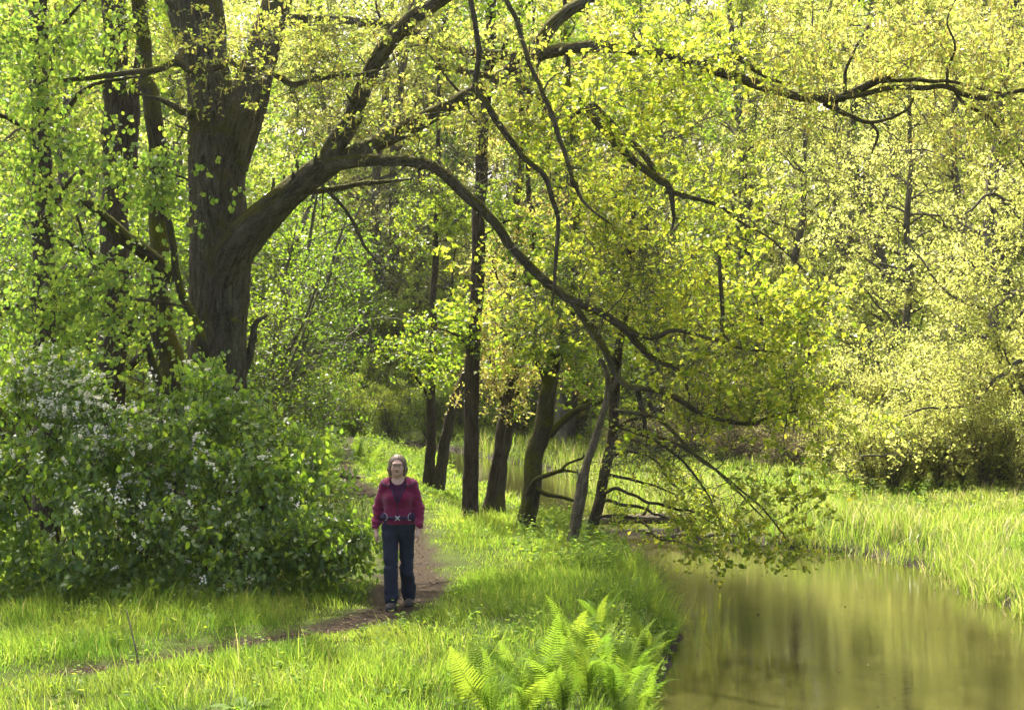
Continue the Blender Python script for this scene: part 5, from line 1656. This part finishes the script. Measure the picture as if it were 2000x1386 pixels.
class SDF:
    def __init__(s, lo, hi, h):
        s.lo, s.h = np.array(lo, float), h
        n = ((np.array(hi) - s.lo) / h).astype(int) + 1
        s.D = np.full(n, 1.0, np.float32)
        s.ax = [s.lo[i] + np.arange(n[i]) * h for i in range(3)]

    def _box(s, lo, hi):
        sl = tuple(slice(max(0, int(math.floor((lo[i] - s.lo[i]) / s.h))), max(0, int(math.ceil((hi[i] - s.lo[i]) / s.h)) + 1)) for i in range(3))
        g = np.meshgrid(*[s.ax[i][sl[i]] for i in range(3)], indexing='ij', sparse=True)
        return sl, g

    def _u(s, sl, d, k):
        a = s.D[sl]
        if k > 0:
            hh = np.maximum(k - np.abs(a - d), 0) / k
            s.D[sl] = np.minimum(a, d) - hh * hh * k * 0.25
        else:
            s.D[sl] = np.minimum(a, d)

    def ell(s, c, r, k=0.02, sub=False):
        c, r = np.array(c, float), np.array(r, float)
        pad = k + 0.03
        sl, (x, y, z) = s._box(c - r - pad, c + r + pad)
        if 0 in s.D[sl].shape:
            return
        k0 = np.sqrt(((x - c[0]) / r[0]) ** 2 + ((y - c[1]) / r[1]) ** 2 + ((z - c[2]) / r[2]) ** 2)
        k1 = np.sqrt(((x - c[0]) / r[0] ** 2) ** 2 + ((y - c[1]) / r[1] ** 2) ** 2 + ((z - c[2]) / r[2] ** 2) ** 2)
        d = k0 * (k0 - 1) / np.maximum(k1, 1e-6)
        if sub:
            a = s.D[sl]
            if k > 0:
                hh = np.maximum(k - np.abs(a + d), 0) / k
                s.D[sl] = np.maximum(a, -d) + hh * hh * k * 0.25
            else:
                s.D[sl] = np.maximum(a, -d)
        else:
            s._u(sl, d, k)

    def cone(s, a, b, ra, rb, k=0.02, flat=(1, 1)):
        """round cone from a to b; flat scales the section in x and y"""
        a, b = np.array(a, float), np.array(b, float)
        R = max(ra, rb) * max(flat) + k + 0.03
        sl, (x, y, z) = s._box(np.minimum(a, b) - R, np.maximum(a, b) + R)
        ba = b - a
        fx, fy = flat
        px, py, pz = x - a[0], y - a[1], z - a[2]
        t = np.clip((px * ba[0] + py * ba[1] + pz * ba[2]) / (ba @ ba), 0, 1)
        d = np.sqrt(((px - ba[0] * t) / fx) ** 2 + ((py - ba[1] * t) / fy) ** 2 + (pz - ba[2] * t) ** 2) - (ra + (rb - ra) * t)
        s._u(sl, d * min(fx, fy), k)

    def grid(s):
        return np.meshgrid(*s.ax, indexing='ij', sparse=True)

    def cut(s, d):
        s.D = np.maximum(s.D, d.astype(np.float32))

    def mesh(s, name, mat):
        V, Q = surface_nets(s.D, s.lo, s.h)
        return mesh_np(name, V, [Q], mat, True)


def make_person():
    X0, Y0 = (777 - 1000) * 16.45 / FPX, 16.45
    gz = float(ground_z(X0, Y0)) - 0.03
    skin = noise_mat('skin', [(0.3, (0.50, 0.30, 0.21)), (0.7, (0.60, 0.38, 0.28))], 30, 0.5, 0.05, 0.001, 0.35)
    fleece = noise_mat('fleece_jacket', [(0.3, (0.125, 0.008, 0.036)), (0.7, (0.215, 0.016, 0.064))], 220, 0.95, 0.5, 0.003, 0.1, 3, sheen=0.25)
    teem = noise_mat('tee_shirt', [(0.3, (0.055, 0.012, 0.035)), (0.7, (0.075, 0.018, 0.048))], 40, 0.85, 0.2, 0.002, 0.15)
    troum = noise_mat('trousers', [(0.3, (0.010, 0.014, 0.028)), (0.7, (0.020, 0.027, 0.048))], 14, 0.75, 0.35, 0.006, 0.25)
    bootm = noise_mat('boots', [(0.3, (0.03, 0.026, 0.022)), (0.7, (0.09, 0.08, 0.066))], 40, 0.75, 0.3, 0.003)
    solem = noise_mat('boot_sole', [(0.3, (0.012, 0.012, 0.012)), (0.7, (0.03, 0.028, 0.026))], 40, 0.8, 0.2, 0.003)
    hairm = noise_mat('hair', [(0.3, (0.075, 0.050, 0.028)), (0.55, (0.17, 0.122, 0.075)), (0.75, (0.32, 0.25, 0.165))], 90, 0.45, 0.6, 0.004, 0.4, 3, (1, 1, 0.08))
    purple = noise_mat('purple_webbing', [(0.3, (0.022, 0.012, 0.035)), (0.7, (0.045, 0.022, 0.07))], 90, 0.7, 0.3, 0.002)
    metal = noise_mat('buckle_metal', [(0.3, (0.45, 0.45, 0.46)), (0.7, (0.6, 0.6, 0.6))], 20, 0.35, 0.05, 0.001, 0.5, metallic=0.7)
    framem = noise_mat('spectacle_frame', [(0.3, (0.02, 0.012, 0.010)), (0.7, (0.05, 0.025, 0.018))], 30, 0.35, 0, 0, 0.5)
    lipm = noise_mat('lips', [(0.3, (0.42, 0.20, 0.155)), (0.7, (0.46, 0.23, 0.18))], 40, 0.45, 0, 0)
    mouthm = noise_mat('mouth_dark', [(0.3, (0.06, 0.02, 0.018)), (0.7, (0.08, 0.03, 0.025))], 40, 0.6, 0, 0)
    browm = noise_mat('eyebrow', [(0.3, (0.06, 0.04, 0.025)), (0.7, (0.10, 0.07, 0.045))], 80, 0.7, 0, 0)
    eyem = noise_mat('eye_white', [(0.3, (0.42, 0.39, 0.36)), (0.7, (0.46, 0.43, 0.40))], 30, 0.25, 0, 0, 0.5)
    irism = noise_mat('iris', [(0.3, (0.03, 0.03, 0.03)), (0.7, (0.06, 0.06, 0.06))], 60, 0.2, 0, 0, 0.5)

    root = thing('person', 'person walking towards us on the path in magenta fleece jacket, navy trousers and glasses', 'person', (X0, Y0, gz))
    SH = {-1: (-0.158, 0.108, 1.318), 1: (0.160, 0.092, 1.328)}
    EL_ = {-1: (-0.222, 0.135, 1.082), 1: (0.220, 0.095, 1.088)}
    WR = {-1: (-0.240, 0.085, 0.858), 1: (0.222, 0.015, 0.870)}
    HIP = {-1: (-0.085, 0.08, 0.86), 1: (0.085, 0.10, 0.86)}
    KN = {-1: (-0.078, 0.025, 0.475), 1: (0.088, 0.135, 0.475)}
    AN = {-1: (-0.071, 0.035, 0.085), 1: (0.098, 0.265, 0.095)}
    hx, hy = -0.010, 0.085           # head centre offset

    # ---- body: one continuous surface
    s = SDF((-0.34, -0.14, -0.02), (0.34, 0.40, 1.70), 0.0055)
    s.ell((hx, hy + .012, 1.560), (.074, .094, .096), 0.0)
    s.ell((hx, hy - .022, 1.500), (.064, .070, .078), 0.03)
    s.ell((hx, hy - .040, 1.455), (.042, .046, .034), 0.03)
    s.cone((hx, hy - .088, 1.545), (hx, hy - .103, 1.507), .009, .014, 0.012)      # nose
    s.ell((hx - .012, hy - .094, 1.503), (.009, .010, .008), 0.008)
    s.ell((hx + .012, hy - .094, 1.503), (.009, .010, .008), 0.008)
    s.ell((hx, hy - .078, 1.566), (.055, .020, .012), 0.02)                         # brow
    for q in (-1, 1):
        s.ell((hx + q * .030, hy - .098, 1.541), (.016, .016, .010), 0.012, True)  # eye sockets
        s.ell((hx + q * .040, hy - .066, 1.500), (.024, .020, .022), 0.02)         # cheeks
        s.ell((hx + q * .076, hy + .015, 1.530), (.010, .018, .030), 0.008)        # ears
    s.ell((hx, hy - .091, 1.4775), (.019, .010, .0055), 0.004, True)                # parted mouth
    s.ell((hx, hy - .083, 1.4875), (.021, .009, .006), 0.006)
    s.ell((hx, hy - .080, 1.4665), (.018, .010, .007), 0.006)
    s.cone((hx, .10, 1.36), (hx, hy + .005, 1.46), .060, .054, 0.03)
    s.ell((0, .10, 1.22), (.150, .095, .17), 0.04)
    s.ell((0, .10, 1.03), (.130, .09, .15), 0.05)
    s.ell((0, .10, .90), (.150, .10, .12), 0.05)
    s.cone((-.13, .105, 1.33), (.13, .105, 1.33), .055, .055, 0.05)
    for q in (-1, 1):
        s.cone(SH[q], EL_[q], .046, .038, 0.03)
        s.cone(EL_[q], WR[q], .038, .026, 0.02)
        w = np.array(WR[q])
        # hand: palm, four curled fingers, thumb on the inner front side
        fw = np.array([0, -0.25, -1.0])
        fw = fw / np.linalg.norm(fw)
        pc = w + fw * 0.055
        s.cone(w, w + fw * 0.03, .024, .026, 0.015)
        s.cone(w + fw * 0.025 + (0, -.018, 0), w + fw * 0.085 + (0, -.024, 0), .016, .015, 0.012)
        s.cone(w + fw * 0.025 + (0, .014, 0), w + fw * 0.082 + (0, .020, 0), .016, .014, 0.012)
        s.cone(w + fw * 0.025, w + fw * 0.085, .017, .015, 0.012)
        for i, (oy, ln) in enumerate(((-.030, .060), (-.010, .068), (.010, .064), (.028, .050))):
            k0 = w + fw * 0.085 + np.array([-q * .001, oy * .9, 0])
            k1 = k0 + np.array([-q * .010, -.004, -1.0]) * ln * 0.55
            k2 = k1 + np.array([-q * .55, -.02, -.75]) * ln * 0.50
            s.cone(k0, k1, .0098, .0090, 0.003)
            s.cone(k1, k2, .0090, .0075, 0.003)
        t0 = w + fw * 0.030 + np.array([-q * .010, -.028, 0])
        t1 = t0 + np.array([-q * .010, -.020, -.036])
        t2 = t1 + np.array([-q * .008, -.002, -.030])
        s.cone(t0, t1, .0125, .0110, 0.008)
        s.cone(t1, t2, .0110, .0085, 0.004)
        s.cone(HIP[q], KN[q], .080, .055, 0.03)
        s.cone(KN[q], AN[q], .052, .038, 0.02)
        a = np.array(AN[q])
        s.cone(a + (0, .02, -.035), a + (q * .01, -.12, -.05), .030, .024, 0.02)
    body = obj('body', s.mesh('person_body', skin), root)

    # ---- trousers with creases
    s = SDF((-0.24, -0.10, 0.03), (0.24, 0.42, 1.0), 0.007)
    s.ell((0, .10, .935), (.172, .122, .10), 0.0)
    s.ell((0, .10, .86), (.176, .122, .12), 0.05)
    for q in (-1, 1):
        K, A, Hh = np.array(KN[q]), np.array(AN[q]), np.array(HIP[q])
        s.cone(Hh, K + (0, 0, .06), .094, .070, 0.022)
        s.cone(K + (0, 0, .09), K - (0, 0, .10), .071, .066, 0.03)
        s.cone(K - (0, 0, .06), A + (0, .01, .08), .067, .080, 0.03)
        s.cone(A + (0, .01, .10), A + (0, .012, .015), .078, .070, 0.02)
    x, y, z = s.grid()
    s.cut(0.062 - z + 0.02 * (y - .1))
    s.cut(z - 0.955)
    gx_, gy_, gz_ = np.broadcast_arrays(x, y, z)
    band = (np.abs(s.D) < 0.03)
    pts = np.stack([gx_[band], gy_[band], gz_[band]], -1)
    zz = pts[:, 2]
    wk = np.exp(-((zz - .47) / .09) ** 2) + np.exp(-((zz - .13) / .07) ** 2) * 1.1 + 0.35 + 0.5 * np.exp(-((zz - .82) / .06) ** 2)
    sway = pts[:, 2] * 26 + 9 * np.abs(pts[:, 0]) + 3.0 * fbm(pts * 6, 2, 3)
    s.D[band] += (0.0035 * wk * np.sin(sway * 1.7) + 0.010 * wk * fbm(pts * np.array([9, 9, 22.]), 3, 9) + 0.005 * fbm(pts * np.array([22, 22, 5.]), 2, 12)).astype(np.float32)
    tr = obj('trousers', s.mesh('person_trousers', troum), root)
    b = Buf()
    tube(b, np.array([(0.004, -.030, .935), (0.004, -.034, .90), (0.006, -.030, .85), (.004, -.01, .81)]), np.full(4, .004), 5)
    obj('fly_seam', b.mesh('trousers_seam', solem), tr)

    # ---- tee shirt and jacket
    def torso(s, g):
        s.ell((0, .10, 1.21), (.160 + g, .105 + g, .185), 0.0)
        s.ell((-.060, .035, 1.19), (.070 + g, .065 + g, .07), 0.05)
        s.ell((.060, .035, 1.19), (.070 + g, .065 + g, .07), 0.05)
        s.ell((0, .10, 1.03), (.142 + g, .108 + g, .16), 0.06)
        s.ell((0, .10, .955), (.156 + g, .114 + g, .09), 0.05)
        s.cone((-.118, .105, 1.335), (.118, .105, 1.335), .052 + g, .052 + g, 0.06)
        s.cone((0, .105, 1.32), (0, .10, 1.39), .075 + g, .066 + g, 0.04)

    s = SDF((-0.22, -0.10, 1.02), (0.22, 0.27, 1.42), 0.007)
    torso(s, 0.004)
    x, y, z = s.grid()
    s.ell((hx * .5, 0.03, 1.425), (.082, .13, .088), 0.0, True)       # round neckline
    s.cut(1.03 - z)
    s.cut(z - 1.395)
    tee = obj('tee_shirt', s.mesh('person_tee_shirt', teem), root)

    s = SDF((-0.34, -0.12, 0.80), (0.34, 0.30, 1.44), 0.0065)
    torso(s, 0.016)
    for q in (-1, 1):
        s.cone(np.array(SH[q]) + (-q * .012, 0, .0), EL_[q], .066, .056, 0.04)
        s.cone(EL_[q], np.array(WR[q]) + (0, 0, .012), .057, .042, 0.02)
        s.cone(np.array(WR[q]) + (0, .004, .05), np.array(WR[q]) + (0, 0, .012), .043, .040, 0.01)
    x, y, z = s.grid()
    s.cut(.925 - z + 0.20 * np.maximum(0, np.abs(x) - 0.185) * -8)
    for q in (-1, 1):
        s.cut(np.where(np.abs(x - WR[q][0]) < 0.07, 0.872 - z, -1.0) + 0 * y)
    s.cut(z - 1.402)
    gx_, gy_, gz_ = np.broadcast_arrays(x, y, z)
    band = (np.abs(s.D) < 0.03)
    pts = np.stack([gx_[band], gy_[band], gz_[band]], -1)
    arm = sstep(.15, .19, np.abs(pts[:, 0]))
    wk = arm * (0.4 + np.exp(-((pts[:, 2] - .98) / .10) ** 2)) + 0.30 + 0.8 * np.exp(-((pts[:, 2] - 1.07) / .035) ** 2) * (1 - arm)
    s.D[band] += (0.0030 * wk * np.sin(pts[:, 2] * 75 + 14 * pts[:, 0] + 5 * fbm(pts * 8, 2, 4)) + 0.009 * wk * fbm(pts * np.array([10, 10, 24.]), 2, 14) + 0.004 * fbm(pts * 22, 2, 8)).astype(np.float32)
    # open V at the front
    vz = 1.155
    s.cut(np.where((y < 0.10), (z - vz) * 0.44 - np.abs(x - .0), -1.0) * 0.9 + 0 * z)
    Dj = s
    jk = obj('fleece_jacket', s.mesh('person_jacket', fleece), root)

    # front surface height of the jacket before the V is cut (for zip and belt)
    s2 = SDF((-0.22, -0.12, 0.90), (0.22, 0.30, 1.42), 0.0065)
    torso(s2, 0.018)

    def front(xv, zv):
        i = int(round((xv - s2.lo[0]) / s2.h))
        k = int(round((zv - s2.lo[2]) / s2.h))
        i = min(max(i, 0), s2.D.shape[0] - 1)
        k = min(max(k, 0), s2.D.shape[2] - 1)
        col = s2.D[i, :, k]
        j = np.nonzero(col < 0)[0]
        return s2.lo[1] + (j[0] if len(j) else 20) * s2.h

    zipb = Buf()
    zl = np.linspace(.93, vz, 12)
    tube(zipb, np.array([(0, front(0, q) - .002, q) for q in zl]), np.full(12, .0055), 6)
    for q in (-1, 1):
        zz = np.linspace(vz, 1.355, 12)
        tube(zipb, np.array([(q * ((v - vz) * .44 + .004), front(q * ((v - vz) * .44 + .004), v) - .004, v) for v in zz]), np.full(12, .0085), 6)
    obj('zip', zipb.mesh('jacket_zip', purple), jk)
    # splayed collar flaps lying on the shoulders
    for q in (-1, 1):
        pts = [(q * .056, .175, 1.405), (q * .072, .10, 1.412), (q * .083, .045, 1.392), (q * .090, .010, 1.360), (q * .088, -.012, 1.335)]
        outp = [(q * .085, .195, 1.385), (q * .140, .11, 1.392), (q * .166, .045, 1.372), (q * .172, .012, 1.352), (q * .104, -.020, 1.330)]
        A, B = catmull(pts, .012), catmull(outp, .02)
        n = 16
        A = np.array([A[int(i * (len(A) - 1) / (n - 1))] for i in range(n)])
        B = np.array([B[int(i * (len(B) - 1) / (n - 1))] for i in range(n)])
        rowsV = []
        for f, lift in ((0, .0), (.35, .016), (.7, .014), (1, .0), (1, -.014), (.5, -.008), (0, -.014)):
            rowsV.append(A * (1 - f) + B * f + np.array([0, 0, lift]))
        Vv = np.concatenate(rowsV)
        m = len(rowsV)
        Qq = []
        for i in range(m):
            for j in range(n - 1):
                i2 = (i + 1) % m
                Qq.append((i * n + j, i * n + j + 1, i2 * n + j + 1, i2 * n + j))
        Tt = [[i * n for i in range(m)], [i * n + n - 1 for i in range(m)]]
        col = obj('collar', mesh_np('jacket_collar', Vv, [np.array(Qq), np.array(Tt)], fleece, True), jk)
        eb = Buf()
        tube(eb, B + np.array([0, -.002, .001]), np.full(n, .006), 6)
        obj('collar_trim', eb.mesh('collar_trim', purple), col)
    # waist hem band and hip belt
    def band_ring(name, mat, z0, z1, off, a0=-math.pi, a1=math.pi, th=.006, par=None):
        n = 64
        an = np.linspace(a0, a1, n)
        V = []
        for zz, o in ((z0, off), ((z0 + z1) / 2, off + th * .6), (z1, off), (z1, off - th), (z0, off - th)):
            for a in an:
                zc = min(max(zz, .93), 1.3)
                # march outwards to the torso surface
                dx, dy = math.sin(a), -math.cos(a)
                r = .02
                k = int(round((zc - s2.lo[2]) / s2.h))
                while r < .3:
                    i = int(round((dx * r - s2.lo[0]) / s2.h))
                    j = int(round((.10 + dy * r - s2.lo[1]) / s2.h))
                    if not (0 <= i < s2.D.shape[0] and 0 <= j < s2.D.shape[1]) or s2.D[i, j, k] > 0:
                        break
                    r += .002
                V.append((dx * (r + o), .10 + dy * (r + o), zz))
        Q = []
        for i in range(5):
            for j in range(n - 1):
                i2 = (i + 1) % 5
                Q.append((i * n + j, i * n + j + 1, i2 * n + j + 1, i2 * n + j))
        return obj(name, mesh_np('person_' + name, np.array(V), [np.array(Q)], mat, True), par or root)
    band_ring('hem_band', fleece, .915, .962, .008, par=jk)
    belt = band_ring('hip_belt', purple, .972, 1.004, .016, th=.010)
    band_ring('hip_pad', purple, .955, 1.030, .022, math.radians(52), math.radians(150), .02, belt)
    band_ring('hip_pad', purple, .955, 1.030, .022, math.radians(-150), math.radians(-52), .02, belt)
    fy = front(0, .99) - .026
    bb = Buf()
    for pts in ([(-.024, fy, 1.012), (-.008, fy - .003, .994), (-.008, fy - .003, .982), (-.024, fy, .964)], [(.024, fy, 1.012), (.008, fy - .003, .994), (.008, fy - .003, .982), (.024, fy, .964)]):
        C = catmull(np.array(pts), .006)
        tube(bb, C, np.full(len(C), .0058), 7)
    for zq in (.994, .982):
        tube(bb, np.array([(-.012, fy - .003, zq), (.012, fy - .003, zq)]), np.full(2, .0075), 7)
    obj('buckle', bb.mesh('belt_buckle', metal), belt)
    for q in (-1, 1):
        lb = Buf()
        xx = q * .118
        fyy = front(xx, .99) - .034
        C = catmull(np.array([(xx + q * .022, fyy + .02, 1.040), (xx, fyy + .004, 1.022), (xx - q * .006, fyy, .995), (xx, fyy + .004, .968), (xx + q * .026, fyy + .02, .960)]), .01)
        tube(lb, C, np.full(len(C), .0032), 6)
        obj('side_loop', lb.mesh('belt_side_loop', metal), belt)
    sb = Buf()
    xs = -.128
    fyy = front(xs, .99) - .03
    Vst = []
    C = catmull(np.array([(xs + .01, fyy, 1.01), (xs, fyy - .006, .96), (xs - .008, fyy + .0, .90), (xs - .006, fyy + .004, .862)]), .015)
    n = len(C)
    for dx, dy in ((-.016, 0), (.016, 0), (.016, .005), (-.016, .005)):
        Vst.append(C + np.array([dx, dy, 0]))
    Vst = np.concatenate(Vst)
    Qs = [(i * n + j, i * n + j + 1, ((i + 1) % 4) * n + j + 1, ((i + 1) % 4) * n + j) for i in range(4) for j in range(n - 1)]
    Qs += [(0, n, 2 * n, 3 * n), (n - 1, 2 * n - 1, 3 * n - 1, 4 * n - 1)]
    obj('strap_end', mesh_np('belt_strap_end', Vst, [np.array(Qs)], purple, True), belt)
    cb = Buf()
    tube(cb, np.array([(.078, front(.078, .98) - .03, .985), (.080, front(.08, .95) - .034, .93), (.079, front(.08, .94) - .03, .89)]), np.full(3, .003), 5)
    obj('cord_end', cb.mesh('belt_cord', purple), belt)

    # ---- boots
    for q in (-1, 1):
        a = np.array(AN[q])
        s = SDF(a + (-.09, -.20, -.11), a + (.09, .12, .12), 0.006)
        tilt = 0.0 if q < 0 else 0.012
        s.cone(a + (0, .01, .09), a + (0, .015, -.03), .048, .046, 0.0)
        s.cone(a + (0, .03, -.045), a + (q * .012, -.115, -.045), .046, .043, 0.03, (1.0, 1.0))
        s.ell(a + (q * .010, -.10, -.05), (.047, .062, .036), 0.02)
        x, y, z = s.grid()
        s.cut((a[2] - .078 + tilt) - z)
        bt = obj('boot', s.mesh('person_boot', bootm), root)
        s = SDF(a + (-.09, -.20, -.13), a + (.09, .12, -.02), 0.006)
        s.cone(a + (0, .035, -.075), a + (q * .012, -.12, -.075), .053, .050, 0.0)
        x, y, z = s.grid()
        s.cut(z - (a[2] - .060))
        s.cut((a[2] - .096 + tilt) - z)
        obj('sole', s.mesh('boot_sole', solem), bt)
        lb = Buf()
        for i in range(4):
            yy = a[1] - .045 - i * .018
            zz = a[2] + .004 - i * .010
            tube(lb, np.array([(a[0] - .022, yy, zz - .008), (a[0], yy - .006, zz + .004), (a[0] + .022, yy, zz - .008)]), np.full(3, .0035), 5)
        obj('laces', lb.mesh('boot_laces', solem), bt)

    # ---- hair: chin-length bob with a side parting, open at the face
    s = SDF((-.15, -.05, 1.38), (.13, .24, 1.70), 0.005)
    s.ell((hx, hy + .022, 1.572), (.090, .104, .088), 0.0)
    s.ell((hx, hy + .045, 1.500), (.092, .082, .085), 0.03)
    for q in (-1, 1):
        s.cone((hx + q * .074, hy + .005, 1.585), (hx + q * .084, hy + .004, 1.500), .020, .027, 0.02)
        s.cone((hx + q * .084, hy + .004, 1.500), (hx + q * .078, hy + .002, 1.440), .027, .019, 0.015)
    s.cone((hx, hy + .085, 1.52), (hx, hy + .075, 1.445), .055, .045, 0.03, (1.5, 1.0))
    # face opening: high brow with hair falling from the parting
    s.ell((hx + .002, hy - .085, 1.535), (.064, .090, .074), 0.012, True)
    s.ell((hx, hy - .06, 1.475), (.058, .105, .075), 0.012, True)
    gx_, gy_, gz_ = np.broadcast_arrays(*s.grid())
    band = (np.abs(s.D) < 0.02)
    pts = np.stack([gx_[band], gy_[band], gz_[band]], -1)
    ang = np.arctan2(pts[:, 0] - hx, pts[:, 1] - hy)
    s.D[band] += (0.0035 * fbm(np.stack([ang * 9, pts[:, 2] * 7, ang * 0], -1), 3, 4)).astype(np.float32)
    obj('hair', s.mesh('person_hair', hairm), root)

    # ---- face details
    def small_ell(name, c, r, mat, par):
        s = SDF(np.array(c) - np.array(r) - .006, np.array(c) + np.array(r) + .006, min(r) / 3.0)
        s.ell(c, r, 0.0)
        return obj(name, s.mesh('person_' + name, mat), par)
    for q in (-1, 1):
        ey = small_ell('eye', (hx + q * .030, hy - .0775, 1.541), (.0125, .0100, .0070), eyem, body)
        small_ell('iris', (hx + q * .030, hy - .0865, 1.541), (.0058, .0025, .0058), irism, ey)
        bb = Buf()
        C = catmull(np.array([(hx + q * .014, hy - .090, 1.559), (hx + q * .030, hy - .091, 1.564), (hx + q * .048, hy - .078, 1.560)]), .006)
        tube(bb, C, np.linspace(.0036, .0022, len(C)), 5)
        obj('eyebrow', bb.mesh('person_eyebrow', browm), body)
    for nm, z, dz in (('upper_lip', 1.4845, .004), ('lower_lip', 1.4695, -.004)):
        bb = Buf()
        C = catmull(np.array([(hx - .023, hy - .080, 1.477), (hx - .010, hy - .0915, z + dz * .4), (hx, hy - .0925, z), (hx + .010, hy - .0915, z + dz * .4), (hx + .023, hy - .080, 1.477)]), .004)
        tube(bb, C, np.interp(np.linspace(0, 1, len(C)), [0, .3, .7, 1], [.0015, .0042, .0042, .0015]), 6)
        obj(nm, bb.mesh('person_' + nm, lipm), body)
    small_ell('mouth', (hx, hy - .083, 1.477), (.015, .006, .005), mouthm, body)
    fb = Buf()
    for q in (-1, 1):
        cx = hx + q * .033
        a = np.linspace(0, 2 * math.pi, 25)
        ex = np.sign(np.cos(a)) * np.abs(np.cos(a)) ** .6 * .0255
        ez = np.sign(np.sin(a)) * np.abs(np.sin(a)) ** .6 * .0175
        C = np.stack([cx + ex, hy - .1035 + .10 * np.abs(cx + ex - hx) ** 1.6, 1.538 + ez], -1)
        R = np.where(ez > 0, .0030, .0018)
        tube(fb, C, R, 5, cap=False)
        tube(fb, np.array([(hx + q * .058, hy - .098, 1.547), (hx + q * .076, hy - .06, 1.546), (hx + q * .079, hy + .01, 1.540)]), np.full(3, .0025), 5)
    tube(fb, np.array([(hx - .0085, hy - .1040, 1.543), (hx, hy - .1075, 1.546), (hx + .0085, hy - .1040, 1.543)]), np.full(3, .0026), 5)
    sp = obj('spectacles', fb.mesh('person_spectacles', framem), root)
    gm, nt, out = new_mat('spectacle_lens')
    tb = N(nt, 'ShaderNodeBsdfTransparent')
    gb = N(nt, 'ShaderNodeBsdfGlossy', i_Roughness=0.02)
    mx = N(nt, 'ShaderNodeMixShader', i_0=0.04)
    nt.links.new(tb.outputs[0], mx.inputs[1])
    nt.links.new(gb.outputs[0], mx.inputs[2])
    nt.links.new(mx.outputs[0], out.inputs[0])
    for q in (-1, 1):
        cx = hx + q * .033
        a = np.linspace(0, 2 * math.pi, 25)[:-1]
        ex = np.sign(np.cos(a)) * np.abs(np.cos(a)) ** .6 * .0250
        ez = np.sign(np.sin(a)) * np.abs(np.sin(a)) ** .6 * .0170
        V = np.concatenate([np.stack([cx + ex, hy - .1035 + .10 * np.abs(cx + ex - hx) ** 1.6, 1.538 + ez], -1), [(cx, hy - .1045 + .10 * .033 ** 1.6, 1.538)]])
        T = np.array([(i, (i + 1) % 24, 24) for i in range(24)])
        obj('lens', mesh_np('spectacle_lens', V, [T], gm, True), sp)


make_person()



# ------------------------------------------------------------------ very thin spring haze
def make_haze():
    m, nt, out = new_mat('haze')
    v = N(nt, 'ShaderNodeVolumePrincipled')
    v.inputs['Color'].default_value = (0.96, 0.96, 0.86, 1)
    v.inputs['Density'].default_value = 0.00016
    v.inputs['Anisotropy'].default_value = 0.4
    nt.links.new(v.outputs[0], out.inputs['Volume'])
    x0, x1, y0, y1, z0, z1 = -320, 320, -45, 440, -3, 66
    V = np.array([(x, y, z) for x in (x0, x1) for y in (y0, y1) for z in (z0, z1)])
    F = np.array([(0, 1, 3, 2), (4, 6, 7, 5), (0, 4, 5, 1), (2, 3, 7, 6), (0, 2, 6, 4), (1, 5, 7, 3)])
    o = obj('haze', mesh_np('haze', V, [F], m, False))
    tag(o, 'thin pale haze hanging in the spring wood', 'haze', kind='stuff')


make_haze()
